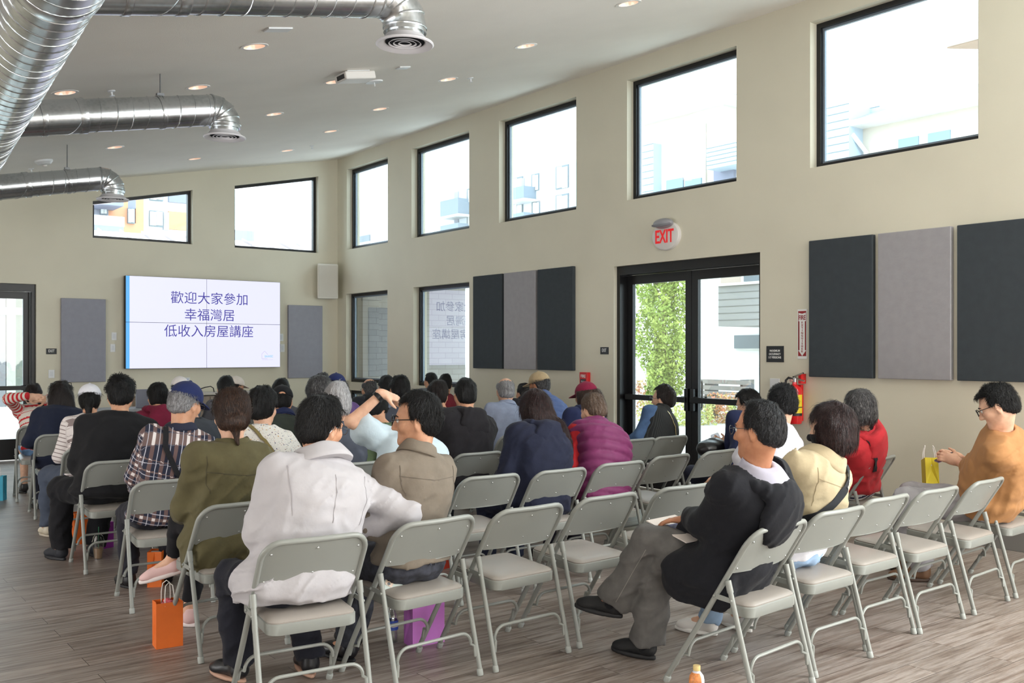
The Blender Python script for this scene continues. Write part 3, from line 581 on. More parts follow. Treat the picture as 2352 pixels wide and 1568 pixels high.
# lower part seen through the glazed door: white wall, clad balcony, recess, window
d = empty('white_house', (0, 0, 0), 0, 'white house with grey clad balcony seen through the double door', 'building'); dX = 17.2
part(fx, (1380, 1800, 560, 975, dX + 1.5), 'wall', M_sw, d, dep=.3)
siding(d, dX, 1650, 1775, 652, 748, 6, 1.3, mat('balcony_cladding', (150, 147, 147), .7), mat('cladding_gap', (112, 110, 110), .7))
part(fx, (1646, 1780, 647, 653, dX - .06), 'balcony_cap', M_gut, d, dep=1.4)
part(fx, (1655, 1790, 590, 652, dX + 1.35), 'balcony_back_wall', mat('taupe_wall', (176, 158, 146), .8), d, dep=.1)
f = part(fx, (1702, 1762, 600, 648, dX + 1.25), 'window_frame', M_gut, d, dep=.1); part(fx, (1708, 1756, 604, 645, dX + 1.2), 'pane', mat('dark_pane', (86, 96, 102), .15), f, dep=.06)
f = part(fx, (1682, 1790, 766, 803, dX + 1.4), 'window_frame', M_gut, d, dep=.08); part(fx, (1686, 1786, 769, 800, dX + 1.36), 'pane', mat('dark_pane', (86, 96, 102), .15), f, dep=.06)
# --- house under the fifth window: blue tower and shingle roof
g = empty('blue_clad_house', (0, 0, 0), 0, 'house with blue clad tower and shingle roof in the nearest high window', 'building'); gX = 18.0
siding(g, gX - .5, 1888, 1950, 243, 470, 13, 2.0); siding(g, gX + .3, 1950, 2020, 250, 300, 4, 2.0)
w0 = at_x(1950, 303, gX); w1 = at_x(2320, 230, gX); zG = w0[2]
a = MB(); a.box((gX, w1[1] - 6, -.1), (gX + 5, w0[1], zG)); a.obj('wall', M_stucco, g)
a = MB(); a.box((gX - .45, w1[1] - 6, zG), (gX, w0[1] + .2, zG + .12)); a.obj('gutter', M_gut, g)
a = MB(); a.prism([(gX - .45, w1[1] - 6, zG + .12), (gX - .45, w0[1] + .2, zG + .12), (gX + 2.2, w0[1] - 2, zG + 1.05), (gX + 2.2, w1[1] - 6, zG + 1.05)], (.1, 0, -.1)); a.obj('roof', M_shing, g)
for px0, px1, py0, py1 in ((2060, 2112, 314, 350), (2128, 2185, 300, 340)): f = part(fx, (px0, px1, py0, py1 + 30, gX - .06), 'window_frame', M_gut, g, dep=.06); part(fx, (px0 + 3, px1 - 3, py0 + 2, py1 + 28, gX - .09), 'pane', M_pane, f, dep=.05)
a = MB(); p = at_x(1957, 308, gX - .4); a.tube([p, (gX - .08, p[1] - .12, p[2] - .35), (gX - .08, p[1] - .12, 0)], .05, 8); a.obj('downspout', M_gut, g, True)
n_ = empty('near_roof_corner', (0, 0, 0), 0, 'roof corner jutting in at the top of the nearest high window', 'roof'); nX = 12.0
p = at_x(2175, 112, nX); q = at_x(2300, 72, nX)
a = MB(); a.prism([(nX, p[1], p[2]), (nX + 3, p[1] - 1.3, p[2] + .2), (nX + 3, p[1] - 6, p[2] + .2), (nX, p[1] - 6, p[2])], (0, 0, .12)); a.obj('soffit', mat('soffit_wood', (176, 150, 134), .8), n_)
a = MB(); a.box((nX - .06, p[1] - 6, p[2] + .02), (nX, p[1], p[2] + .22)); a.obj('fascia', M_gut, n_)
# --- white apartment block through the first three high windows
b_ = empty('apartment_block', (0, 0, 0), 0, 'white apartment block with balconies seen through the far high windows', 'building'); bX = 46.0
part(fx, (780, 1068, 455, 900, bX), 'wall', mat('white_block', (232, 234, 236), .9), b_, dep=6); part(fx, (1068, 1325, 372, 900, bX), 'wall', mat('white_block', (232, 234, 236), .9), b_, dep=6)
for px0, px1, py0, py1 in ((1174, 1200, 407, 462), (1173, 1200, 468, 520), (1220, 1237, 399, 438), (1221, 1239, 462, 510), (1276, 1305, 380, 433), (1276, 1305, 446, 500), (1072, 1079, 433, 466), (1072, 1079, 490, 522), (851, 861, 534, 556)):
    f = part(fx, (px0, px1, py0, py1, bX - .08), 'window_frame', M_wfr, b_, dep=.08); part(fx, (px0 + 2.5, (px0 + px1) / 2 - .6, py0 + 3, py1 - 2, bX - .14), 'pane', M_sw, f, dep=.06); part(fx, ((px0 + px1) / 2 + .6, px1 - 2.5, py0 + 3, py1 - 2, bX - .14), 'pane', M_sw, f, dep=.06)
for px0, px1, py0, py1 in ((1011, 1052, 458, 494), (1011, 1052, 515, 550), (1165, 1203, 430, 458), (1165, 1203, 490, 515), (820, 848, 541, 556)):
    f = part(fx, (px0, px1, py0, py1, bX - 1.2), 'balcony', M_rail, b_, dep=1.2); part(fx, (px0 - 1, px1 + 1, py1, py1 + 5, bX - 1.3), 'balcony_slab', M_gut, f, dep=1.3)
for px0, px1, py0, py1 in ((1043, 1052, 440, 458), (1043, 1052, 498, 515), (1190, 1203, 410, 430)): part(fx, (px0, px1, py0, py1, bX - .1), 'doorway', M_lgrey, b_, dep=.1)
part(fx, (1310, 1330, 366, 500, bX - .8), 'clad_bay', M_bluesid, b_, dep=1)
# --- through the back wall windows
ob = empty('orange_apartment_block', (0, 0, 0), 0, 'orange white and grey apartment block in the first back window', 'building'); oY = 42.0
part(fy, (120, 470, 405, 892, oY), 'wall', mat('white_block', (232, 234, 236), .9), ob, dep=5)
for px0, px1, py0, py1, mt in ((205, 249, 420, 545, M_lgrey), (249, 294, 420, 545, M_orange), (312, 330, 420, 545, M_orange), (294, 312, 452, 478, M_mgrey), (388, 470, 430, 467, M_mgrey), (376, 388, 487, 528, M_lgrey), (388, 470, 488, 529, M_orange), (294, 312, 512, 545, M_orange)):
    part(fy, (px0, px1, py0, py1, oY - .15), 'colour_panel', mt, ob, dep=.15)
for px0, px1, py0, py1 in ((231, 247, 473, 493), (294, 310, 478, 513), (344, 375, 484, 520), (345, 375, 440, 461)):
    f = part(fy, (px0, px1, py0, py1, oY - .3), 'window_frame', M_wfr, ob, dep=.14); xm = (px0 + px1) / 2
    part(fy, (px0 + 1.5, xm - .5, py0 + 2, py1 - 3, oY - .36), 'pane', M_sw, f, dep=.06); part(fy, (xm + .5, px1 - 1.5, py0 + 2, py1 - 3, oY - .36), 'pane', M_sw, f, dep=.06)
for py0 in (495, 436): f = part(fy, (205, 286, py0, py0 + 23, oY - 1.6), 'balcony_rail', mat('pale_rail', (196, 198, 208), .4), ob, dep=.1); part(fy, (205, 284, py0 + 23, py0 + 34, oY - 1.7), 'balcony_slab', M_mgrey, f, dep=1.6)
gb = empty('grey_apartment_block', (0, 0, 0), 0, 'low grey blocks in the second back window', 'building'); gY = 50.0
part(fy, (525, 587, 529, 880, gY), 'wall', mat('slate_block', (150, 152, 172), .85), gb, dep=4); part(fy, (587, 628, 524, 880, gY + 2), 'wall', mat('pale_block', (206, 210, 220), .85), gb, dep=4); part(fy, (628, 760, 548, 880, gY + 1), 'wall', mat('white_block', (232, 234, 236), .9), gb, dep=4)
rf = empty('metal_roof', (0, 0, 0), 0, 'pale standing seam metal roof just outside the back windows', 'roof')
z0_ = 2.62; ra = at_y(213, 528, 19.5); z1_ = ra[2]; M_roof = mat('pale_metal_roof', (214, 208, 208), .5)
a = MB(); a.prism([(1.5, 15.6, z0_), (10.5, 15.6, z0_), (10.5, 19.5, z1_), (1.5, 19.5, z1_)], (0, 0, -.08)); a.obj('sheet', M_roof, rf)
for i in range(22): x = 1.6 + i * .41; a = MB(); a.prism([(x, 15.6, z0_), (x + .03, 15.6, z0_), (x + .03, 19.5, z1_), (x, 19.5, z1_)], (0, 0, .05)); a.obj('seam', mat('roof_seam', (150, 136, 136), .5), rf)
# --- block wall and soffit outside the lower windows
def block_mat():
    s = NT('concrete_block'); tc = s.n('ShaderNodeTexCoord'); br = s.n('ShaderNodeTexBrick'); mp = s.n('ShaderNodeMapping'); mp.inputs['Rotation'].default_value = (PI / 2, 0, 0); s.l(tc.outputs['Object'], mp.inputs[0]); s.l(mp.outputs[0], br.inputs['Vector'])
    br.inputs['Color1'].default_value = lin((150, 148, 147)); br.inputs['Color2'].default_value = lin((162, 160, 159)); br.inputs['Mortar'].default_value = lin((118, 115, 113)); br.inputs['Scale'].default_value = 1; br.inputs['Brick Width'].default_value = .3; br.inputs['Row Height'].default_value = .1; br.inputs['Mortar Size'].default_value = .005  # block and mortar tones lowered to carry the canopy's shade
    s.l(br.outputs['Color'], s.b.inputs['Base Color']); s.b.inputs['Roughness'].default_value = .9; return s.m
M_blk = block_mat()
a = MB(); a.box((XW + WT, 15.0, -.03), (10.35, 15.3, 2.95)); tag(a.obj('block_wall', M_blk), 'grey concrete block wall outside the lower windows', 'wall', kind='structure')
a = MB(); a.box((XW + WT, 14.4, -.03), (8.15, 15.0, 2.95)); tag(a.obj('block_pier', M_blk), 'grey block pier next to the window', 'wall', kind='structure')
cn = empty('entrance_canopy', (0, 0, 0), 0, 'white slatted canopy over the entrance outside the lower window', 'canopy')
a = MB(); a.box((XW + WT + .01, 10.6, 2.96), (10.6, 15.4, 3.08)); a.obj('deck', M_gut, cn)
for i in range(9): a = MB(); a.box((XW + WT + .1, 10.9 + i * .5, 2.88), (10.5, 10.98 + i * .5, 2.96)); a.obj('slat', mat('canopy_slat', (150, 142, 134), .7), cn)
# --- tree, bench and planting beyond the door
def leaf_mesh(n, c, rad, zlo, zhi, size, seed, taper=True):
    rg = np.random.RandomState(seed); b = MB()
    for i in range(n):
        t = rg.rand(); z = zlo + (zhi - zlo) * t; rr = rad * (math.sin(PI * min(1, .12 + t * .85)) ** .6) if taper else rad
        an = rg.rand() * 2 * PI; q = rr * (rg.rand() ** .35) * (0.8 + .3 * math.sin(an * 3 + z * 4)); p = np.array([c[0] + q * math.cos(an), c[1] + q * math.sin(an), z])
        u = rg.randn(3); u /= np.linalg.norm(u); v_ = np.cross(u, rg.randn(3)); v_ /= np.linalg.norm(v_); s_ = size * (.6 + .8 * rg.rand())
        b.add([p - u * s_, p + v_ * s_ * .5 - u * s_ * .1, p + u * s_, p - v_ * s_ * .5 - u * s_ * .1], [(0, 1, 2, 3)])
    return b
def leafmat(key, c1, c2):
    if key in MATS: return MATS[key]
    s = NT(key); v = s.coords(); s.l(s.ramp(s.noise(v, 3.5, 3), [(.35, lin(c1)), (.65, lin(c2))]), s.b.inputs['Base Color']); s.b.inputs['Roughness'].default_value = .6
    MATS[key] = s.m; return s.m
tX = 15.6; tc_ = at_x(1525, 700, tX); rT = .5 * abs(at_x(1478, 700, tX)[1] - at_x(1585, 700, tX)[1])
t = empty('tree', (0, 0, 0), 0, 'slim green columnar tree standing outside the double door', 'tree')
leaf_mesh(17000, tc_, rT * 1.02, .55, 4.8, .043, 3).obj('foliage', leafmat('tree_leaf', (126, 150, 62), (184, 198, 104)), t)
a = MB(); a.tube([(tc_[0], tc_[1], -.03), (tc_[0] + .02, tc_[1], 1.2), (tc_[0], tc_[1] + .02, 4.9)], [.06, .05, .014], 8)
rg = np.random.RandomState(5)
for i in range(16): z = .9 + i * .23; an = rg.rand() * 6.28; a.tube([(tc_[0], tc_[1], z), (tc_[0] + .5 * rT * math.cos(an), tc_[1] + .5 * rT * math.sin(an), z + .55)], [.014, .004], 5)
a.obj('trunk', mat('bark', (150, 132, 116), .9, var=.2, vscale=20), t, True)
bn = empty('park_bench', (0, 0, 0), 0, 'grey slatted bench outside behind the door pull handle', 'bench'); bX2 = 17.0
for py0, py1 in ((872, 882), (886, 896), (899, 907)): part(fx, (1597, 1722, py0, py1, bX2), 'back_slat', mat('bench_wood', (150, 142, 138), .7), bn, dep=.05)
for px in (1618, 1700): part(fx, (px, px + 6, 872, 965, bX2 + .06), 'leg', mat('bench_leg', (110, 108, 106), .6), bn, dep=.4)
part(fx, (1599, 1724, 912, 920, bX2 + .06), 'seat', mat('bench_wood', (150, 142, 138), .7), bn, dep=.4)
for px, X, n, c1, c2, lab, hgt in ((1482, 16.3, 700, (206, 140, 120), (200, 180, 120), 'reddish flowering plant beside the tree outside', .85), (1502, 15.3, 600, (176, 182, 96), (210, 202, 130), 'yellow green grass clump under the tree outside', .5), (1662, 16.3, 700, (222, 142, 116), (196, 176, 120), 'orange red flowering plant before the bench', .62), (1556, 15.0, 500, (178, 186, 100), (212, 204, 138), 'pale grass clump between tree and bench', .5), (1708, 16.2, 500, (168, 178, 96), (208, 200, 128), 'green grass clump at the end of the bench', .5), (1612, 15.6, 500, (176, 184, 102), (214, 206, 142), 'yellow grass clump under the door pull handle', .45)):
    c = at_x(px, 930, X); o = leaf_mesh(int(n * 1.3), c, .34, -.02, hgt, .032, int(px), False).obj('flower_clump' if 'flower' in lab else 'grass_clump', leafmat('pl%d' % px, c1, c2)); tag(o, lab, 'plant', 'plants outside the door')
# --- posts outside the corner door
pc = empty('porch_frame', (0, 0, 0), 0, 'white and grey porch posts outside the corner door', 'porch'); pY = 18.5
for px0, px1, mt in ((-40, 13, M_lgrey), (15, 36, M_gut), (36, 52, mat('green_grey_post', (150, 158, 152), .7))): part(fy, (px0, px1, 660, 935, pY), 'post', mt, pc, dep=.2)
part(fy, (-60, 60, 705, 722, pY - .05), 'rail', M_gut, pc, dep=.2)
# ================================================================== FOLDING CHAIRS
M_cf = mat('chair_grey_metal', (147, 150, 145), .36, spec=.5, var=.03, vscale=4); M_cp = mat('chair_vinyl', (160, 153, 146), .38, spec=.5, bump=.15, bscale=300); M_rv = mat('chair_rivet', (190, 192, 190), .25, metal=.7); M_cap = mat('chair_foot_cap', (166, 170, 166), .5)
HWF, YF, YT, HT, YR, HR, ZE = .228, .25, -.226, .765, -.244, .237, .53
uy = lambda z: YF + (YT - YF) * z / HT
def rrect(x0, x1, y0, y1, r, n=5):
    pts = []
    for cx_, cy_, a0 in ((x1 - r, y1 - r, 0), (x0 + r, y1 - r, 90), (x0 + r, y0 + r, 180), (x1 - r, y0 + r, 270)):
        for i in range(n + 1): a = math.radians(a0 + 90.0 * i / n); pts.append((cx_ + r * math.cos(a), cy_ + r * math.sin(a)))
    return pts
def loft(b, loops, cap=True):
    n = len(loops[0]); vs = [p for l in loops for p in l]
    fs = [(i * n + k, i * n + (k + 1) % n, (i + 1) * n + (k + 1) % n, (i + 1) * n + k) for i in range(len(loops) - 1) for k in range(n)]
    if cap: fs += [tuple(range(n))[::-1], tuple(range((len(loops) - 1) * n, len(loops) * n))]
    b.add(vs, fs)
def make_chair():
    r = empty('folding_chair', (0, 0, 0), 0, 'x', 'chair', 'grey folding chairs')
    a = MB(); path = [(-HWF, YF, .012)]; rc = .075
    zc = HT - rc
    path.append((-HWF, uy(.3), .3)); path.append((-HWF, uy(zc), zc))
    for i in range(1, 7): an = PI - PI / 2 * i / 6; path.append((-HWF + rc + rc * math.cos(an), uy(zc + rc * math.sin(an)) - .01 * i / 6, zc + rc * math.sin(an)))
    path.append((0, uy(HT) - .022, HT))
    path += [(-x, y, z) for x, y, z in path[-2::-1]]
    a.tube(path, .0125, 12); a.obj('frame', M_cf, r, True)
    # curved back panel between the uprights
    a = MB(); nx, nz = 14, 6; vs = []; zb, ztp = .565, HT - .012
    for side in (0, 1):
        for j in range(nz + 1):
            for i in range(nx + 1):
                x = -1 + 2 * i / nx; t = j / nz; z = zb + (ztp - zb) * t
                if t > .6: z = zb + (ztp - zb) * t - max(0, abs(x) - .72) ** 2 * .55 * (t - .6) / .4
                y = uy(z) - .030 * (1 - x * x) * (1 - .2 * t) - .003 + (.004 if side else 0)
                vs.append((x * (HWF - .006), y, z))
    N = (nx + 1) * (nz + 1); fs = []
    for j in range(nz):
        for i in range(nx): q = j * (nx + 1) + i; fs += [(q, q + 1, q + nx + 2, q + nx + 1), (N + q, N + q + nx + 1, N + q + nx + 2, N + q + 1)]
    for i in range(nx): fs += [(i, N + i, N + i + 1, i + 1), (nz * (nx + 1) + i, nz * (nx + 1) + i + 1, N + nz * (nx + 1) + i + 1, N + nz * (nx + 1) + i)]
    a.add(vs, fs)
    a.tube([(x * (HWF - .02), uy(zb) - .030 * (1 - x * x) - .001, zb) for x in np.linspace(-1, 1, 13)], .004, 6)
    bk = a.obj('backrest', M_cf, r, True)
    a = MB()
    for x, z in ((0, .727), (0, .612), (-.19, .712), (.19, .712), (-.197, .585), (.197, .585)):
        xx = x / (HWF - .006); a.sphere((x, uy(z) - .030 * (1 - xx * xx) * .9 - .0035, z), (.0052, .003, .0052), 8, 6)
    a.obj('rivets', M_rv, bk, True)
    # seat pan and cushion
    def pan(z, ins, dy=0): return [(x, y, z + .06 * (y + .0)) for x, y in rrect(-.197 + ins, .197 - ins, -.19 + ins, .205 - ins, .045 - ins * .3, 5)]
    a = MB(); loft(a, [pan(.378, .012), pan(.380, .003), pan(.384, 0), pan(.425, 0), pan(.428, .004)]); a.obj('seat', M_cf, r, True)
    a = MB(); loft(a, [pan(.426, .006), pan(.434, .004), pan(.441, .012), pan(.446, .03), pan(.450, .07), pan(.4515, .13)]); a.obj('seat_cushion', M_cp, r, True)
    for s in (-1, 1):
        a = MB(); top = (s * HR, uy(ZE) - .022, ZE); a.tube([top, (s * HR, YR, .012)], .0118, 10); d = np.array([0, YR - top[1], .012 - ZE]); d /= np.linalg.norm(d); t0 = np.array(top)
        a.tube([t0 - d * .004, t0 + d * .05], .0145, 10); a.obj('leg', M_cf, r, True)
        a = MB(); p0 = np.array((s * (HR + .006), uy(ZE) - .022, ZE)) + d * .085; z1 = .455; p1 = np.array((s * (HWF + .012), uy(z1), z1)); ax = (p1 - p0) / 2; u = np.cross(ax, (1, 0, 0)); u = u / np.linalg.norm(u) * .011
        a.obox((p0 + p1) / 2, ax * 1.08, u, (.002, 0, 0)); a.sphere(p0 + (s * .004, 0, 0), .007, 8, 6); a.sphere(p1 + (s * .004, 0, 0), .007, 8, 6); a.obj('link', M_cf, r, True)
        for (x, y, dz) in ((s * HR, YR, d), (s * HWF, YF, np.array([0, YF - YT, -HT]) / math.hypot(YF - YT, HT))):
            a = MB(); p = np.array((x, y, .0)); a.tube([p, p - dz * .006, p - dz * .03, p - dz * .034], [.0135, .0155, .0155, .013], 10); a.obj('foot_cap', M_cap, r, True)
    def stretcher(hw, fy, zl, zh, yo):
        p = [(-hw, fy(zl), zl), (-hw + .004, fy(zl + .05) + yo, zl + .05)]; rc = .06
        for i in range(7): an = PI - PI / 2 * i / 6; p.append((-hw + .012 + rc + rc * math.cos(an), fy(zh) + yo, zh - rc + rc * math.sin(an)))
        p += [(-x, y, z) for x, y, z in p[::-1]]
        b = MB(); b.tube(p, .008, 8); b.obj('stretcher', M_cf, r, True)
    ry = lambda z: YR + (uy(ZE) - .022 - YR) * z / ZE
    stretcher(HR - .012, ry, .09, .205, -.012); stretcher(HWF - .012, uy, .09, .205, .012)
    return r
CH0 = make_chair(); CH_used = [False]; CHAIRS = {}
def chair(key, x, y, deg, label):
    c = CH0 if not CH_used[0] else copy_tree(CH0); CH_used[0] = True
    c.location = (x, y, 0); c.rotation_euler = (0, 0, math.radians(deg)); c['label'] = label; CHAIRS[key] = (x, y, math.radians(deg)); return c
# ================================================================== PEOPLE: implicit surfaces -> one continuous mesh each
_rng = np.random.RandomState(11); _TAB = _rng.rand(65536).astype(np.float32)
def vnoise(P, seed=0):
    i = np.floor(P).astype(np.int64); f = (P - i).astype(np.float32); u = f * f * (3 - 2 * f); out = 0
    for dx in (0, 1):
        wx = u[:, 0] if dx else 1 - u[:, 0]
        for dy in (0, 1):
            wy = u[:, 1] if dy else 1 - u[:, 1]
            for dz in (0, 1):
                wz = u[:, 2] if dz else 1 - u[:, 2]
                h = ((i[:, 0] + dx) * 73856093) ^ ((i[:, 1] + dy) * 19349663) ^ ((i[:, 2] + dz) * 83492791) ^ (seed * 2654435)
                out = out + _TAB[h & 65535] * wx * wy * wz
    return out
def smin(a, b, k):
    if k <= 0: return np.minimum(a, b)
    h = np.maximum(k - np.abs(a - b), 0) / k; return np.minimum(a, b) - h * h * k * .25
def smax(a, b, k): return -smin(-a, -b, k)
def norm(v): v = np.asarray(v, float); return v / (np.linalg.norm(v) + 1e-12)
def A(*v): return np.array(v, float)
def cap_(a, b, ra, rb=None):
    a = np.asarray(a, float); b = np.asarray(b, float); rb = ra if rb is None else rb; ba = b - a; bb = ba.dot(ba) + 1e-12
    def f(P):
        t = np.clip(((P - a) @ ba) / bb, 0, 1); q = P - a - t[:, None] * ba; return np.sqrt((q * q).sum(1)) - (ra + (rb - ra) * t)
    return f
def ell_(c, r, M=None):
    c = np.asarray(c, float); r = np.asarray(r, float); mn = r.min()
    def f(P):
        q = P - c
        if M is not None: q = q @ M          # columns of M are the axes
        rho = np.sqrt(((q / r) ** 2).sum(1)) + 1e-9; return np.sqrt((q * q).sum(1)) * (1 - 1 / rho) if False else (rho - 1) * mn * .5 + .5 * np.sqrt((q * q).sum(1)) * (1 - 1 / rho)
    return f
class Fld:
    def __init__(s): s.ops = []
    def u(s, f, k=.02): s.ops.append(('u', f, k)); return s
    def cutf(s, f, k=.005): s.ops.append(('c', f, k)); return s
    def i(s, f, k=.005): s.ops.append(('i', f, k)); return s
    def off(s, f): s.ops.append(('o', f, 0)); return s
    def __call__(s, P):
        d = None
        for m, f, k in s.ops:
            v = f(P)
            if d is None: d = v
            elif m == 'u': d = smin(d, v, k)
            elif m == 'c': d = smax(d, -v, k)
            elif m == 'i': d = smax(d, v, k)
            else: d = d + v
        return d
def bounded(fl, c, r):
    c = np.asarray(c, float)
    def f(P):
        q = np.sqrt(((P - c) ** 2).sum(1)); m = q < r + .05; v = (q - r + .03).astype(float); 
        if m.any(): v[m] = fl(P[m])
        return v
    return f
def torso_(C, Rv, Uv, W, DF, DB):
    C, Rv, Uv = (np.asarray(q, float) for q in (C, Rv, Uv)); n = len(C)
    def parts(P):
        best = None
        for i in range(n - 1):
            a, b = C[i], C[i + 1]; ba = b - a; L2 = ba.dot(ba); t = ((P - a) @ ba) / L2; tc = np.clip(t, 0, 1)[:, None]
            c = a + tc * ba; r = Rv[i] + tc * (Rv[i + 1] - Rv[i]); u = norm(ba); r = r - (r @ u)[:, None] * u; r /= np.linalg.norm(r, axis=1)[:, None]; f = np.cross(u, r)
            tt = tc[:, 0]; w_ = W[i] + tt * (W[i + 1] - W[i]); q = P - c; l = (q * r).sum(1); g = (q * f).sum(1); ax = q @ u
            d_ = np.where(g > 0, DF[i] + tt * (DF[i + 1] - DF[i]), DB[i] + tt * (DB[i + 1] - DB[i]))
            ax = np.where((t < 0) | (t > 1), ax, 0); inner = (t < 0) & (i > 0) | (t > 1) & (i < n - 2); ai = np.where(inner, ax, 0); ao = np.where(inner, 0, ax)
            rho = np.power(np.abs(l / w_) ** 2.3 + np.abs(g / d_) ** 2.3 + np.abs(ai / d_) ** 2.3, 1 / 2.3) + 1e-6; m = np.sqrt(l * l + g * g + ai * ai); dd = m * (1 - 1 / rho); dd = np.where(m < 1e-6, -np.minimum(w_, d_), dd)
            D = np.where(dd > 0, np.sqrt(dd * dd + ao * ao), np.where(np.abs(ao) > 0, np.abs(ao), dd))
            s_ = i + tt
            if best is None: best = [D, s_, l, g]
            else:
                k = D < best[0]; best = [np.where(k, x, y) for x, y in zip([D, s_, l, g], best)]
        return best
    def f(P): return parts(P)[0]
    f.parts = parts; f.C = C; return f
def nets(fn, lo, hi, h):
    lo = np.asarray(lo, float); hi = np.asarray(hi, float); q = 4; H = h * q
    nb = np.ceil((hi - lo) / H).astype(int) + 1; n = nb * q
    ci = np.stack(np.meshgrid(*[np.arange(k) for k in nb], indexing='ij'), -1).reshape(-1, 3)
    cc = lo + (ci + .5) * H - h * .5; dc = fn(cc)
    D = np.repeat(np.repeat(np.repeat(dc.reshape(nb).astype(np.float32), q, 0), q, 1), q, 2)
    act = np.abs(dc) < H * 1.9; blocks = ci[act]
    o = np.stack(np.meshgrid(*[np.arange(q)] * 3, indexing='ij'), -1).reshape(-1, 3)
    idx = (blocks[:, None, :] * q + o[None]).reshape(-1, 3); v = np.empty(len(idx), np.float32)
    for s in range(0, len(idx), 400000): v[s:s + 400000] = fn(lo + idx[s:s + 400000] * h)
    D[idx[:, 0], idx[:, 1], idx[:, 2]] = v
    S = D < 0; S[0] = S[-1] = False; S[:, 0] = S[:, -1] = False; S[:, :, 0] = S[:, :, -1] = False
    D = np.where(S, np.minimum(D, -1e-6), np.maximum(D, 1e-6))
    cnt = sum(S[a:n[0] - 1 + a, b:n[1] - 1 + b, c:n[2] - 1 + c].astype(np.int8) for a in (0, 1) for b in (0, 1) for c in (0, 1))
    cells = np.argwhere((cnt > 0) & (cnt < 8)); cid = np.full(tuple(n - 1), -1, np.int32); cid[cells[:, 0], cells[:, 1], cells[:, 2]] = np.arange(len(cells))
    corner = {(a, b, c): D[cells[:, 0] + a, cells[:, 1] + b, cells[:, 2] + c] for a in (0, 1) for b in (0, 1) for c in (0, 1)}
    acc = np.zeros((len(cells), 3)); num = np.zeros(len(cells))
    for a in corner:
        for ax in range(3):
            if a[ax] == 0:
                b = list(a); b[ax] = 1; b = tuple(b); da, db = corner[a], corner[b]; m = (da < 0) != (db < 0); t = np.where(m, da / (da - db + 1e-12), 0)
                p = np.array(a, float)[None] + 0 * acc; p[:, ax] += t; acc += np.where(m[:, None], p, 0); num += m
    V = lo + (cells + acc / np.maximum(num, 1)[:, None]) * h
    F = []
    for ax in range(3):
        e0 = S; sl0 = [slice(1, -1)] * 3; sl0[ax] = slice(0, -1); sl1 = [slice(1, -1)] * 3; sl1[ax] = slice(1, None)
        a_, b_ = S[tuple(sl0)], S[tuple(sl1)]; ed = np.argwhere(a_ != b_); 
        if not len(ed): continue
        g = ed.copy(); g += 1; g[:, ax] -= 1; inside = a_[ed[:, 0], ed[:, 1], ed[:, 2]]; o1, o2 = [(1, 2), (2, 0), (0, 1)][ax]; qd = []
        for d1, d2 in ((0, 0), (-1, 0), (-1, -1), (0, -1)): k = g.copy(); k[:, o1] += d1; k[:, o2] += d2; qd.append(cid[k[:, 0], k[:, 1], k[:, 2]])
        qd = np.stack(qd, 1); qd[~inside] = qd[~inside][:, ::-1]; F.append(qd)
    F = np.concatenate(F); F = F[(F >= 0).all(1)]
    return V, F[:, ::1]
def smooth_mesh(V, F, it=1, lam=.5):
    e = np.concatenate([F[:, [0, 1]], F[:, [1, 2]], F[:, [2, 3]], F[:, [3, 0]]]); e = np.concatenate([e, e[:, ::-1]])
    for _ in range(it):
        s = np.zeros_like(V); c = np.bincount(e[:, 0], minlength=len(V)).astype(float)
        for k in range(3): s[:, k] = np.bincount(e[:, 0], weights=V[e[:, 1], k], minlength=len(V))
        V = V + lam * (s / np.maximum(c, 1)[:, None] - V)
    return V
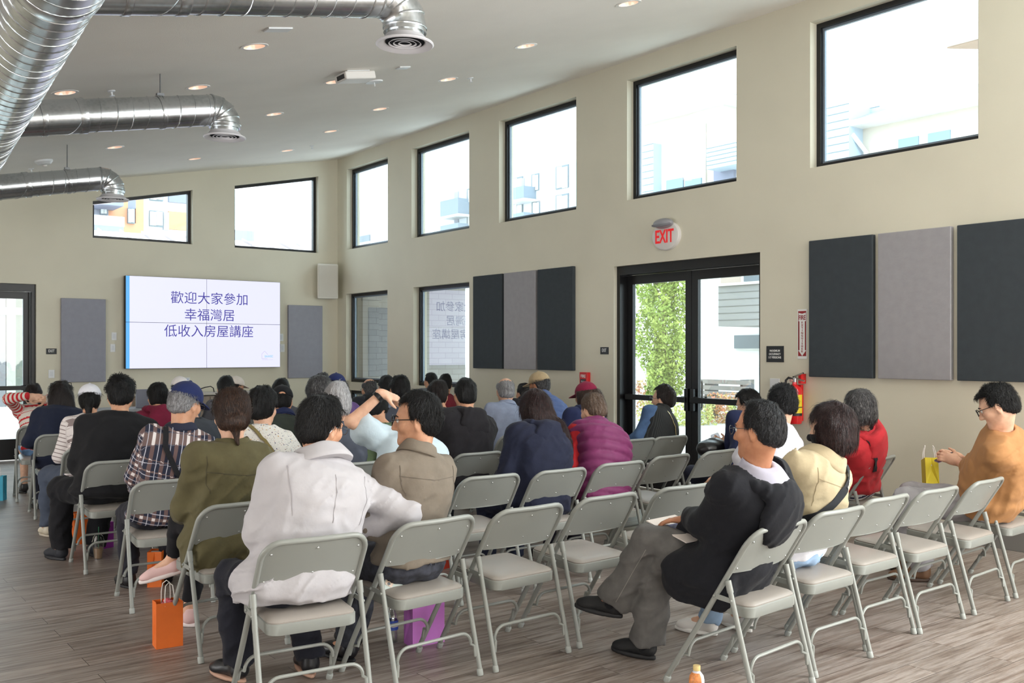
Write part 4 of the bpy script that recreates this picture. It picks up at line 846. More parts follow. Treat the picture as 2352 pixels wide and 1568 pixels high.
def strand_geo(V, F, kind, n, seed, wid):
    rg = np.random.RandomState(seed + 100); e1 = V[F[:, 1]] - V[F[:, 0]]; e2 = V[F[:, 2]] - V[F[:, 0]]; fn = np.cross(e1, e2); nn = np.zeros_like(V)
    for k in range(4):
        for c in range(3): nn[:, c] += np.bincount(F[:, k], weights=fn[:, c], minlength=len(V))
    nn /= np.linalg.norm(nn, axis=1)[:, None] + 1e-12
    ok = (nn * V).sum(1) > .01
    if kind not in ('bob', 'long', 'wavy'): ok &= (np.sqrt((np.abs(V[:, 0]) - .08) ** 2 + (V[:, 1] - .004) ** 2 + (V[:, 2] + .02) ** 2) > .048)
    ok = np.where(ok)[0]
    if not len(ok): return None
    i = ok[rg.randint(0, len(ok), n)]; p = V[i] + rg.randn(n, 3) * .0015; m = nn[i]
    crown = A(.012, -.06, .12); longk = kind in ('bob', 'long', 'wavy', 'pony'); back = kind in ('bun', 'tied')
    d = p - crown; d /= np.linalg.norm(d, axis=1)[:, None] + 1e-9; g = np.array([0, 0, -1.0]); mixg = 1.6 if longk else .7
    t = d * (.6 if longk else 1.0) + g * mixg * np.clip(1.1 - (p[:, 2:3] + .02) / .12, .15, 1.2)
    if back: t = A(0, -.1, -.04) - p; t /= np.linalg.norm(t, axis=1)[:, None] + 1e-9
    if kind in ('wavy', 'spiky'): t = t + rg.randn(n, 3) * (.5 if kind == 'wavy' else .6)
    else: t = t + rg.randn(n, 3) * (.09 if longk else .22)
    t -= (t * m).sum(1)[:, None] * m; t /= np.linalg.norm(t, axis=1)[:, None] + 1e-9
    L = rg.uniform(.6, 1.2, n)[:, None] * {'bob': .06, 'long': .09, 'wavy': .06, 'pony': .05, 'bun': .05, 'tied': .045, 'spiky': .032, 'crop': .026, 'bald': .018, 'short': .028, 'thick': .036, 'receding': .034}.get(kind, .03)
    if not longk: L = L * np.clip(.35 + (p[:, 2:3] + .06) / .09, .3, 1.0)
    lift = {'spiky': .010, 'wavy': .008, 'thick': .005, 'bob': .0018, 'long': .0018}.get(kind, .0035) * rg.uniform(.2, 1.4, n)[:, None] * np.where(p[:, 2:3] > .0, 1.0, .45); b = np.cross(t, m); w = wid * rg.uniform(.5, 1.3, n)[:, None]
    p0 = p - m * .002; p1 = p0 + t * L * .5 + m * (lift + .001); p2 = p0 + t * L + m * (lift * .6 - .002 - .15 * L * (0 if kind == 'spiky' else 1)) + g * L * .12
    P = np.stack([p0 - b * w, p0 + b * w, p1 + b * w * .8, p1 - b * w * .8, p2 + b * w * .15, p2 - b * w * .15], 1).reshape(-1, 3); o = np.arange(n)[:, None] * 6
    Q = np.concatenate([o + np.array([[0, 1, 2, 3]]), o + np.array([[3, 2, 4, 5]])]); return P, Q
def sdf_obj(name, fn, lo, hi, h, mt, parent, matrix=None, it=1, attr=None, prune=True, strands=None):
    V, F = nets(fn, lo, hi, h)
    if len(V) == 0: return None
    V = smooth_mesh(V, F, it)
    if prune:                                  # keep only the main piece
        lab = np.arange(len(V))
        for _ in range(200):
            m = np.minimum.reduce([lab[F[:, k]] for k in range(4)]); new = lab.copy()
            for k in range(4): np.minimum.at(new, F[:, k], m)
            new = new[new]
            if (new == lab).all(): break
            lab = new
        main = np.bincount(lab).argmax(); keep = lab == main
        if not keep.all(): F = F[keep[F[:, 0]]]; mp = np.cumsum(keep) - 1; V = V[keep]; F = mp[F]
    if strands:
        sg_ = strand_geo(V, F, *strands)
        if sg_ is not None: F = np.concatenate([F, sg_[1] + len(V)]); V = np.concatenate([V, sg_[0]])
    me = bpy.data.meshes.new(name); me.vertices.add(len(V)); me.vertices.foreach_set('co', V.astype(np.float32).ravel())
    me.loops.add(F.size); me.loops.foreach_set('vertex_index', F.astype(np.int32).ravel()); me.polygons.add(len(F)); me.polygons.foreach_set('loop_start', np.arange(0, F.size, 4, dtype=np.int32))
    me.polygons.foreach_set('use_smooth', np.ones(len(F), bool)); me.update(calc_edges=True); me.materials.append(mt)
    if attr is not None:
        at_ = me.attributes.new('cl', 'FLOAT_VECTOR', 'POINT'); at_.data.foreach_set('vector', attr(V).astype(np.float32).ravel())
    o = bpy.data.objects.new(name, me); COL.objects.link(o); o.parent = parent
    if matrix is not None: o.matrix_local = matrix
    return o
# ---- pattern materials for clothes (they read the cloth coordinates u = around, v = along)
def clnode(s):
    at_ = s.n('ShaderNodeAttribute'); at_.attribute_name = 'cl'; sp_ = s.n('ShaderNodeSeparateXYZ'); s.l(at_.outputs['Vector'], sp_.inputs[0]); return sp_.outputs[0], sp_.outputs[1]
def band(s, x, period, lo, hi):
    f = s.math('FRACT', s.math('DIVIDE', s.math('ADD', x, 50.0), period)); return s.math('MULTIPLY', s.math('GREATER_THAN', f, lo), s.math('LESS_THAN', f, hi))
def stripes(key, c1, c2, period, lo, hi):
    if key in MATS: return MATS[key]
    s = NT(key); u, v = clnode(s); s.l(s.mix(band(s, v, period, lo, hi), lin(c1), lin(c2)), s.b.inputs['Base Color']); s.b.inputs['Roughness'].default_value = .9; s.bump(s.noise(s.coords(), 22, 3), .25, .012); MATS[key] = s.m; return s.m
def plaid(key):
    if key in MATS: return MATS[key]
    s = NT(key); u, v = clnode(s); P_ = .066; base = lin((34, 38, 58))
    c = s.mix(s.math('MULTIPLY', band(s, u, P_, .0, .34), .5), base, lin((140, 108, 98))); c = s.mix(s.math('MULTIPLY', band(s, v, P_, .0, .34), .5), c, lin((150, 122, 112)))
    c = s.mix(s.math('MULTIPLY', s.math('MULTIPLY', band(s, u, P_, .03, .31), band(s, v, P_, .03, .31)), .9), c, lin((232, 226, 226)))
    c = s.mix(s.math('MULTIPLY', band(s, u, P_, .64, .71), .75), c, lin((206, 206, 218))); c = s.mix(s.math('MULTIPLY', band(s, v, P_, .64, .71), .75), c, lin((206, 206, 218)))
    s.l(c, s.b.inputs['Base Color']); s.b.inputs['Roughness'].default_value = .9; s.bump(s.noise(s.coords(), 24, 3), .3, .012); MATS[key] = s.m; return s.m
def floral(key):
    if key in MATS: return MATS[key]
    s = NT(key); v = s.coords(); c = lin((228, 224, 218))
    for sc, th, col in ((52, .22, (70, 76, 110)), (44, .2, (200, 150, 70)), (60, .18, (150, 96, 80)), (70, .16, (120, 140, 120)), (90, .2, (60, 60, 84))):
        vo = s.n('ShaderNodeTexVoronoi'); s.l(v, vo.inputs['Vector']); vo.inputs['Scale'].default_value = sc; nz = s.noise(v, sc * 2.2, 2); d = s.math('ADD', vo.outputs['Distance'], s.math('MULTIPLY', nz, .25))
        m_ = s.math('LESS_THAN', d, th + .12); m_ = s.math('MULTIPLY', m_, s.math('GREATER_THAN', s.noise(v, sc * .45, 1), .5)); c = s.mix(m_, c, lin(col))
    s.l(c, s.b.inputs['Base Color']); s.b.inputs['Roughness'].default_value = .85; s.bump(s.noise(v, 24, 3), .25, .012); MATS[key] = s.m; return s.m
def pinstripe(key):
    if key in MATS: return MATS[key]
    s = NT(key); u, v = clnode(s); s.l(s.mix(band(s, u, .014, .0, .25), lin((34, 36, 38)), lin((58, 60, 62))), s.b.inputs['Base Color']); s.b.inputs['Roughness'].default_value = .9; MATS[key] = s.m; return s.m
# ---- head
def head_field(scale=1.0, female=False):
    f = Fld(); f.u(ell_((0, -.014, .028), (.075, .096, .09))); f.u(ell_((0, .026, -.035), (.06, .064, .086)), .03)
    for s in (-1, 1):
        f.u(cap_((s * .05, -.004, -.055), (s * .012, .07, -.098), .02, .017), .03); f.u(ell_((s * .04, .056, -.022), (.028, .028, .03)), .02)
    f.u(ell_((0, .073, -.1), (.024, .018, .018)), .02); f.u(cap_((-.034, .079, .022), (.034, .079, .022), .011), .016)
    for s in (-1, 1): f.cutf(ell_((s * .031, .099, .003), (.017, .014, .011)), .014)
    f.u(cap_((0, .090, .008), (0, .108, -.034), .0075, .0125), .01)
    for s in (-1, 1): f.u(ell_((s * .0125, .098, -.039), (.0085, .010, .0075)), .006)
    f.u(cap_((-.02, .083, -.064), (.02, .083, -.064), .0075), .008); f.u(cap_((-.017, .082, -.076), (.017, .082, -.076), .0078), .008); f.cutf(cap_((-.024, .0935, -.0695), (.024, .0935, -.0695), .0022), .003)
    for s in (-1, 1):
        M = np.array(Matrix.Rotation(s * -.38, 3, 'Z')) ; c = A(s * .078, -.008, -.012)
        f.u(ell_(c, (.0085, .019, .032), M), .006); f.cutf(ell_(c + M @ A(s * .008, .002, .003), (.007, .011, .02), M), .004); f.u(ell_(c + A(-s * .002, .002, -.024), (.008, .010, .012), M), .006)
    return f
HEAD = head_field()
def hair_field(kind, n=.003, seed=0, vol=0.0):
    f = Fld(); r = A(.083 + vol, .105 + vol, .098 + vol)
    if kind in ('bob', 'long', 'wavy'):
        zb = {'bob': -.125, 'long': -.135, 'wavy': -.13}[kind]
        f.u(ell_((0, -.014, .03), r + .004)); f.u(ell_((0, -.026, -.05), (.098 + vol, .092 + vol, .115)), .05)
        f.i(lambda P: zb - P[:, 2] - .25 * np.minimum(P[:, 1], 0), .02)
        f.cutf(lambda P: smax(.028 - P[:, 1] + .25 * np.minimum(P[:, 2], 0), smax(P[:, 2] - .068, np.abs(P[:, 0]) - .07 - .25 * np.maximum(P[:, 2], 0), .02), .02), .012)
        if kind in ('long', 'wavy'):
            L = -.40 if kind == 'long' else -.27
            f.u(ell_((0, -.10, -.12), (.098, .05, .13)), .04); f.u(ell_((.045 if kind == 'long' else .01, -.165 if kind == 'long' else -.11, L + .14), (.10, .038, .18)), .05)
    else:
        f.u(ell_((0, -.014, .03), r))
        if kind in ('short', 'crop', 'thick', 'spiky', 'bald', 'receding'):
            f.u(ell_((0, -.05, -.028), (.069 + vol * .5, .064 + vol * .6, .066)), .03)
            zb = {'thick': -.084}.get(kind, -.07)
            f.i(lambda P: zb - P[:, 2] + .55 * np.maximum(P[:, 1] + .055, 0) + .28 * np.abs(P[:, 0]) - .01, .014)
            for s in (-1, 1): f.cutf(ell_((s * .088, .004, -.03), (.03, .034, .045)), .01)
        else:
            f.u(ell_((0, -.04, -.03), (.078, .072, .07)), .03); f.i(lambda P: -.088 - P[:, 2], .02)
            for s in (-1, 1): f.cutf(ell_((s * .09, .004, -.025), (.03, .03, .038)), .01)
        hl = .078 if kind != 'receding' else .098
        f.cutf(lambda P: smax(.026 - P[:, 1] - .25 * np.maximum(P[:, 2], 0) * 0 + .2 * np.minimum(P[:, 2], 0), P[:, 2] - hl - .15 * (.09 - P[:, 1]), .02), .015)
        f.cutf(lambda P: smax(.045 - P[:, 1], P[:, 2] - .03, .01), .01)
        if kind == 'bald': f.cutf(ell_((0, .0, .125), (.075, .105, .105)), .012)
        if kind == 'bun': f.u(ell_((.005, -.115, -.045), (.045, .04, .042)), .02); f.u(cap_((.0, -.1, -.07), (.012, -.10, -.16), .026, .006), .02)
        if kind == 'pony': f.u(cap_((0, -.112, .028), (0, -.135, -.03), .026, .034), .015); f.u(cap_((0, -.135, -.03), (0, -.13, -.2), .036, .016), .015)
        if kind == 'tied': f.u(ell_((.02, -.1, .03), (.04, .03, .03)), .02)
    def strands(P):
        a = np.arctan2(P[:, 0], P[:, 1]); q = np.stack([a * 13 + P[:, 2] * 5, P[:, 2] * 11 + seed * 3.1, P[:, 0] * 50], 1); nz = vnoise(q, seed)
        q2 = np.stack([P[:, 0] * 24, P[:, 1] * 24, P[:, 2] * 24 + seed], 1); q3 = np.stack([a * 22 + P[:, 2] * 9, P[:, 2] * 16, P[:, 0] * 70], 1); top = np.clip(P[:, 2] / .1 + .35, .2, 1.2)
        return -(nz - .5) * 2 * n - (vnoise(q2, seed + 5) - .5) * 2 * n * (2.6 if kind in ('spiky', 'wavy') else 1.5) * top - (vnoise(q3, seed + 9) - .5) * n * 1.2
    f.off(strands)
    return f
def cap_fields(back_gap=False):
    d = Fld(); d.u(ell_((0, -.008, .035), (.091, .112, .098))); d.i(lambda P: .022 + .12 * P[:, 1] * 0 - P[:, 2] - .10 * (P[:, 1]), .008); d.u(ell_((0, -.008, .134), (.011, .011, .007)), .003)
    if back_gap: d.cutf(ell_((0, -.125, .045), (.042, .04, .03)), .006)
    b = Fld(); b.u(lambda P: smax(np.sqrt((P[:, 0] / .082) ** 2 + ((P[:, 1] - .10) / .082) ** 2) * .082 - .082, np.abs(P[:, 2] - .026 + .28 * (P[:, 1] - .1) + 2.2 * P[:, 0] ** 2) - .0042, .004)); b.i(lambda P: .085 - P[:, 1] - .06 + np.abs(P[:, 0]) * 0, .004)
    return d, b
SHOE_CACHE = {}
def shoe_meshes(kind, h):
    if (kind, h) in SHOE_CACHE: return SHOE_CACHE[(kind, h)]
    u = Fld(); u.u(cap_((0, .0, .055), (0, .14, .042), .04, .034)); u.u(ell_((0, .165, .036), (.044, .055, .03)), .03); u.u(cap_((0, -.015, .06), (0, -.012, .1), .038, .04), .03)
    u.i(lambda P: .018 - P[:, 2], .004); u.cutf(ell_((0, -.01, .135), (.034, .045, .03)), .008)
    if kind == 'runner': u.u(cap_((0, .06, .085), (0, .13, .06), .02, .018), .02)
    s = Fld(); hh = .026 if kind != 'dress' else .02
    s.u(lambda P: smax(np.sqrt((P[:, 0] / (.046 - .012 * np.clip((.06 - P[:, 1]) / .12, 0, 1))) ** 2 + ((P[:, 1] - .088) / .142) ** 2) * .046 - .046, np.abs(P[:, 2] - hh * .5 - .004 * 0 - .08 * np.maximum(P[:, 1] - .17, 0)) - hh * .5, .004))
    out = (nets(u, (-.08, -.08, .0), (.08, .26, .16), h), nets(s, (-.08, -.08, -.01), (.08, .26, .06), h)); SHOE_CACHE[(kind, h)] = out; return out
def raw_obj(name, V, F, mt, parent, matrix):
    me = bpy.data.meshes.new(name); me.from_pydata(V.tolist(), [], F.tolist()); me.polygons.foreach_set('use_smooth', np.ones(len(F), bool)); me.materials.append(mt); o = bpy.data.objects.new(name, me); COL.objects.link(o); o.parent = parent; o.matrix_local = matrix; return o
def frame4(x, y, z, o): return Matrix(((x[0], y[0], z[0], o[0]), (x[1], y[1], z[1], o[1]), (x[2], y[2], z[2], o[2]), (0, 0, 0, 1)))
R_ = math.radians
SK = {'m': skin('skin_medium', (206, 158, 128)), 'l': skin('skin_light', (222, 180, 154)), 'd': skin('skin_tan', (188, 134, 102))}
HAIRM = {'black': hairmat('hair_black', (7, 6, 7), (24, 21, 22), .5, .52), 'dbrown': hairmat('hair_dark_brown', (22, 14, 13), (52, 34, 30), .5, .46), 'brown': hairmat('hair_brown', (50, 33, 26), (112, 80, 62)), 'salt': hairmat('hair_salt_pepper', (18, 18, 21), (104, 106, 114), .56), 'grey': hairmat('hair_grey', (120, 118, 120), (184, 184, 188), .4), 'dgrey': hairmat('hair_dark_grey', (52, 50, 52), (150, 148, 148), .5), 'bgrey': hairmat('hair_brown_grey', (104, 82, 66), (168, 158, 152), .5), 'red': hairmat('hair_auburn', (34, 16, 16), (78, 42, 40)), 'white': hairmat('hair_white', (168, 166, 168), (214, 212, 214), .4)}
M_eye = mat('eye_white', (226, 222, 216), .2); M_iris = mat('iris', (28, 18, 14), .15); M_glf = mat('glasses_black', (20, 20, 22), .3); M_gls = glassmat('spectacle_lens', (240, 244, 246), .6); M_glm = mat('glasses_wire', (120, 122, 126), .25, metal=.8)
JE = {}
def ik(S, Wt, a, b, pole):
    v = Wt - S; L = np.linalg.norm(v)
    if L > (a + b) * .995: Wt = S + v / L * (a + b) * .995; v = Wt - S; L = (a + b) * .995
    u = v / L; x = (a * a - b * b + L * L) / (2 * L); hgt = math.sqrt(max(a * a - x * x, 0)); p = pole - u * pole.dot(u); return S + u * x + norm(p) * hgt, Wt
def hand_field(Wr, d, n, side, curl=.5, s=1.0):
    """wrist, pointing direction, back-of-hand normal, thumb side sign"""
    d = norm(d); n = norm(n - d * n.dot(d)); x = np.cross(d, n) * side; f = Fld()
    f.u(cap_(Wr - d * .02, Wr + d * .02 * s, .026 * s, .028 * s)); M = np.stack([x, d, n], 1); f.u(ell_(Wr + d * .055 * s, A(.041, .052, .017) * s, M), .02)
    for i, (o, L) in enumerate(((.031, .070), (.010, .080), (-.011, .074), (-.030, .058))):
        p = Wr + (d * .09 + x * o) * s; dd = norm(d + x * o * 1.6); r = .0095 * s; c = 0
        for k, q in enumerate((.45, .33, .26)):
            c += curl * (.35, .7, .6)[k]; e = p + (dd * math.cos(c) - n * math.sin(c)) * L * q * s; f.u(cap_(p, e, r, r * .93), .006); p = e; r *= .93
    p = Wr + (d * .03 + x * .032 - n * .004) * s; e = p + (d * .028 + x * .03 - n * .012) * s; f.u(cap_(p, e, .0135 * s, .011 * s), .012); f.u(cap_(e, e + (d * .032 + x * .008 - n * .012) * s, .011 * s, .009 * s), .006)
    return bounded(f, Wr + d * .085 * s, .13 * s)
QUAL = {'near': (.0095, .0075, .0055), 'mid': (.0125, .010, .0075), 'far': (.017, .014, .011)}
def person(name_label, seat, head, s=1.0, q='mid', yaw=0, pitch=8, roll=0, twist=0, bow=.03, wide=1.0, belly=0.0, skn='m', hair=('short', 'black'), hs=1.0, top=None, legs=None, trouser=None, shoes=('dress', (30, 30, 32), (30, 30, 32)), arms={}, capc=None, glasses=None, mask=False, extra=None, bare=(), hvol=0.0, facing=None, collar_h=.0, nohand=False, face=False, capyaw=0, hipfwd=0.0, seed=1):
    x, y, rz = seat; hT, hB, hH = QUAL[q]; root = empty('person', (x, y, 0), 0, name_label, 'person', 'seated audience')
    c_, s_ = math.cos(rz), math.sin(rz); RX = A(c_, s_, 0); FY = A(-s_, c_, 0); UZ = A(0, 0, 1.0); O = A(x, y, 0)
    lw = lambda v: RX * v[0] + FY * v[1] + UZ * v[2]
    P0 = lw((0, .015 + hipfwd, .455 + .078 * s)); T = .66 * s
    # head centre on the sight line through its place in the photo, at trunk length from the hips
    r_ = ray(*head); cam0 = A(0, 0, EYE) - O; oc = cam0 - P0; a_ = r_.dot(r_); b_ = r_.dot(oc); cc_ = oc.dot(oc) - T * T; D_ = b_ * b_ - a_ * cc_; nom = P0 + lw((0, .08, T * .98))
    if D_ > 0: cand = [cam0 + r_ * ((-b_ + g * math.sqrt(D_)) / a_) for g in (-1, 1)]; Hc = min(cand, key=lambda p: np.linalg.norm(p - nom))
    else: Hc = cam0 + r_ * (-b_ / a_)
    Vv = Hc - P0; u0 = norm(Vv); tw = math.radians(twist); SR = norm(RX * math.cos(tw) + FY * math.sin(tw)); SR = norm(SR - u0 * SR.dot(u0)); SF = np.cross(u0, SR)
    N = P0 + Vv * .768 - SF * bow * .4 - SF * .015; mid1 = P0 * .66 + N * .34 - SF * bow; mid2 = P0 * .33 + N * .67 - SF * bow * 1.05
    hy = math.radians(yaw) + rz; hp = math.radians(pitch); hr = math.radians(roll)
    HM = np.array((Matrix.Rotation(hy, 3, 'Z') @ Matrix.Rotation(-hp, 3, 'X') @ Matrix.Rotation(hr, 3, 'Y'))); HX, HYv, HZ = HM[:, 0], HM[:, 1], HM[:, 2]
    sc = hs; hm4 = frame4(HX * sc, HYv * sc, HZ * sc, Hc)
    inv = np.linalg.inv(HM * sc)
    toh = lambda P: (P - Hc) @ inv.T
    J = dict(P0=P0, N=N, H=Hc, SR=SR, SF=SF, u=u0, root=root, RX=RX, FY=FY, O=O, HX=HX, HY=HYv, HZ=HZ, sc=sc, hm4=hm4, toh=toh)
    # trunk
    wd = wide * s; C = [P0 - u0 * .03, mid1, mid2, N - u0 * .085, N - u0 * .025]; Rv = [RX, norm(RX * .6 + SR * .4), SR, SR, SR]
    W = np.array([.168, .150, .162, .146, .062]) * wd; DF = np.array([.11, .105, .108, .082, .055]) * s * (1 + .35 * (wide - 1)); DF[:3] += np.array([.03, .06, .03]) * belly * 10 * .1 + belly * np.array([.6, 1, .5]); DB = np.array([.115, .095, .105, .085, .06]) * s * (1 + .3 * (wide - 1))
    W = W + belly * np.array([.35, .45, .2, .05, 0])
    def fine(arr):
        arr = np.asarray(arr, float); t = np.linspace(0, 4, 11); i = np.clip(t.astype(int), 0, 3); f_ = (t - i); P_ = np.concatenate([[2 * arr[0] - arr[1]], arr, [2 * arr[-1] - arr[-2]]]); p0, p1, p2, p3 = P_[i], P_[i + 1], P_[i + 2], P_[i + 3]
        if arr.ndim > 1: f_ = f_[:, None]
        return p1 + .5 * f_ * (p2 - p0 + f_ * (2 * p0 - 5 * p1 + 4 * p2 - p3 + f_ * (3 * (p1 - p2) + p3 - p0)))
    C, Rv, W, DF, DB = fine(C), fine(Rv), fine(W), fine(DF), fine(DB); U = None; tor = lambda o: torso_(C, Rv, U, W + o, DF + o, DB + o)
    shw = .158 * wd; Sh = {g: N - u0 * .082 * s + SR * shw * g + SF * arms.get('shf', {}).get(g, .01) + u0 * arms.get('shu', {}).get(g, 0) for g in (-1, 1)}; al, fl = .275 * s, .245 * s
    El, Wr, Hd, Hn = {}, {}, {}, {}
    for g in (-1, 1):
        sp_ = arms.get('l' if g < 0 else 'r', {})
        wt = lw(sp_['w']) if 'w' in sp_ else (np.array(sp_['wa']) - O if 'wa' in sp_ else lw((g * .085, .33, .655)))
        if 'ea' in sp_: El[g] = np.array(sp_['ea']) - O; Wr[g] = El[g] + norm(wt - El[g]) * fl
        else:
            pole = lw(sp_.get('pole', (g * .6, -.6, -.7))); El[g], Wr[g] = ik(Sh[g], wt, al, fl, pole)
        Hd[g] = lw(sp_['hd']) if 'hd' in sp_ else norm(norm(Wr[g] - El[g]) + FY * .3 - RX * g * .45); Hn[g] = lw(sp_.get('hn', (g * .2, -.1, 1)))
    # legs
    lg = legs or {}; Hp, Kn, An, Ft = {}, {}, {}, {}
    for g in (-1, 1):
        L_ = lg.get('l' if g < 0 else 'r', {}); Hp[g] = P0 + RX * .085 * g * s - UZ * .015
        Kn[g] = np.array(L_['ka']) - O if 'ka' in L_ else lw(L_.get('k', (g * .12, .44 + hipfwd, .485)))
        An[g] = np.array(L_['aa']) - O if 'aa' in L_ else lw(L_.get('a', (g * .12, .42 + hipfwd, .085)))
        Ft[g] = norm(lw(L_.get('f', (g * .15, 1, 0)))); 
    J.update(Sh=Sh, El=El, Wr=Wr, Kn=Kn, An=An, Hp=Hp)
    neck_a = Hc - HZ * .05 * sc - HYv * .026 * sc; nr = .055 * s
    # ---------------- body: one continuous skin surface
    b = Fld(); b.u(bounded(lambda P: HEAD(toh(P)) * sc, Hc, .17 * sc)); b.u(cap_(neck_a, N - u0 * .01, nr * .98, nr * 1.08), .03); b.u(tor(-.018), .03)
    for g in (-1, 1):
        b.u(cap_(N - u0 * .035, Sh[g] - u0 * .01, .045 * s, .04 * s), .03); b.u(cap_(Sh[g], El[g], .045 * s, .037 * s), .03); b.u(cap_(El[g], Wr[g], .038 * s, .026 * s), .02)
        if not nohand: b.u(hand_field(Wr[g], Hd[g], Hn[g], -g if True else g, arms.get('l' if g < 0 else 'r', {}).get('curl', .5), s), .012)
        b.u(cap_(Hp[g], Kn[g], .072 * s, .052 * s), .04); b.u(cap_(Kn[g], An[g], .048 * s, .034 * s), .03); b.u(cap_(An[g], An[g] + Ft[g] * .11 - UZ * .035, .032, .024), .02)
    pts = np.array([Hc + HZ * .2, Hc - HYv * .2, Hc + HYv * .2, P0 - RX * .3, P0 + RX * .3, P0 - UZ * .15] + [Sh[g] + SR * g * .12 for g in Sh] + [El[g] for g in El] + [Wr[g] + Hd[g] * .22 for g in Wr] + [Wr[g] - Hd[g] * .1 for g in Wr] + list(Kn.values()) + [An[g] + Ft[g] * .2 for g in An] + [An[g] - Ft[g] * .1 for g in An])
    lo, hi = pts.min(0) - .09, pts.max(0) + .09; lo[2] = max(lo[2], -.0)
    sdf_obj('body', b, lo, hi, hB, SK[skn], root, it=1)
    # ---------------- trousers
    tr_ = trouser or dict(c=(36, 38, 46)); tm = tr_.get('m') or fabric('trouser_%d_%d_%d' % tr_['c'], tr_['c'], .9, .12); fw = tr_.get('w', 1.0); cut_ = tr_.get('len', 1.0)
    t = Fld(); t.u(ell_(P0 - UZ * .0, A(.172 * wd + belly * .4, .135 * s, .082 * s), np.stack([RX, FY, UZ], 1))); t.u(torso_([P0 - UZ * .02, P0 * .72 + mid1 * .28 + u0 * .02], [RX, RX], [u0] * 2, np.array([.165 * wd + belly * .4, .152 * wd + belly * .4]), np.array([.115, .11]) * s + belly * .6, np.array([.125, .112]) * s), .03)
    for g in (-1, 1):
        t.u(cap_(Hp[g], Kn[g], .086 * s * (1 + .25 * (wide - 1)), .066 * s * fw), .035); e = Kn[g] + (An[g] - Kn[g]) * (.97 * cut_); t.u(cap_(Kn[g], e, .063 * s * fw, .052 * s * fw * tr_.get('flare', 1)), .02)
    for g in (-1, 1):
        e = Kn[g] + (An[g] - Kn[g]) * (.97 * cut_ + .02); dn = norm(An[g] - Kn[g]); t.cutf(lambda P, e=e, dn=dn: smax(-((P - e) @ dn), np.sqrt(((P - e) ** 2).sum(1)) - .16, .004), .004)
    sd = seed * 7 + 3
    def folds(amp, fr=(9, 9, 7), sd=sd):
        def f(P):
            w1 = vnoise(P * 4 + sd, sd) * 1.5; Q = np.stack([P @ norm((1, .3, .9)) * fr[0] * .55, P @ norm((-.3, 1, .2)) * fr[1] * .7, P @ norm((-.9, .1, 1)) * fr[2] * 1.35], 1) + w1[:, None] + sd * 1.7; r = 1 - np.abs(2 * vnoise(Q, sd) - 1); r2 = 1 - np.abs(2 * vnoise(Q * 2.1 + 5, sd + 1) - 1); return -amp * 1.9 * (r ** 2 - .3) - amp * 1.25 * (r2 ** 2 - .3)
        return f
    J['tf'] = t
    t.off(folds(.008, (8, 8, 10))); 
    tl = np.array(list(Kn.values()) + list(An.values()) + [P0 - RX * .3, P0 + RX * .3, P0 + u0 * .16 - SF * .16, P0 + u0 * .16 + SF * .2, P0 - UZ * .1]); sdf_obj('trousers', t, np.maximum(tl.min(0) - .1, (-9, -9, -.0)), tl.max(0) + .1, hT, tm, root)
    # ---------------- shoes
    for g in (-1, 1):
        fwd = Ft[g]; xx = norm(np.cross(fwd, UZ)); zz = np.cross(xx, fwd); o = An[g] - zz * .085
        kd, cu, cs = shoes; (V1, F1), (V2, F2) = shoe_meshes(kd, .008 if q == 'near' else .012); fs_ = s * .92; M4 = frame4(xx * fs_, fwd * fs_, zz * fs_, o)
        sh_ = raw_obj('shoe', V1, F1, mat('shoe_%d_%d_%d' % cu, cu, .35 if kd == 'dress' else .7, bump=.1, bscale=300), root, M4); raw_obj('sole', V2, F2, mat('sole_%d_%d_%d' % cs, cs, .6), sh_, Matrix.Identity(4))
    # ---------------- top garments, from the inside out
    J['layers'] = []
    for li, G in enumerate(top or []):
        off = G.get('o', .012) ; lg_ = G.get('sl', 'long'); f = Fld(); T_ = tor(off); f.u(T_)
        hem = G.get('hem', .46)
        if G.get('low', True): f.u(ell_(P0 + UZ * .01, A(.178 * wd + off + belly * .4, .138 * s + off + belly * .3, .075 * s), np.stack([RX, FY, UZ], 1)), .04)
        for g in (-1, 1):
            if lg_ == 'none': f.u(cap_(N - u0 * .045, Sh[g] - SR * g * .02, .045 * s + off * .8, .048 * s + off), .03); continue
            ro = off * G.get('slo', 1.0); f.u(cap_(N - u0 * .055, Sh[g], .042 * s + off * .6, .044 * s + ro * .9), .05)
            if lg_ == 'short': f.u(cap_(Sh[g], Sh[g] + (El[g] - Sh[g]) * G.get('sf', .8), .049 * s + ro, .052 * s + ro * 1.3), .03)
            else: f.u(cap_(Sh[g], El[g], .046 * s + ro * .9, .041 * s + ro * .9), .055); f.u(cap_(El[g], Wr[g] - (Wr[g] - El[g]) * .04, .041 * s + ro * .9, .032 * s + ro * .8), .015)
        if G.get('drape'):                                  # long coat tails over the thighs
            for g in (-1, 1): f.u(cap_(Hp[g], Hp[g] + (Kn[g] - Hp[g]) * G['drape'], .1 * s + off, .09 * s + off), .04)
        for fn, k in G.get('add', lambda J: [])(J): f.u(fn, k)
        nk = G.get('neck', .010); na = neck_a + HZ * .1; ax = norm(neck_a - N); rn = nr * 1.0 + nk
        ch = G.get('ch', .05) if G.get('collar') else .03
        f.cutf(cap_(N - ax * .03, N + ax * .3, rn, rn + (.008 if G.get('collar') else .0)), .006)
        if G.get('collar') != 'hood': f.cutf(lambda P, a=N + ax * (.02 if G.get('collar') in ('stand', 'shirt') else ch): smax(-((P - a) @ ax), np.sqrt(((P - N) ** 2).sum(1)) - .14, .004), .005)
        if hem: f.i(lambda P: hem - P[:, 2] - 0 * P[:, 0], .004)
        amp = G.get('fold', .006); 
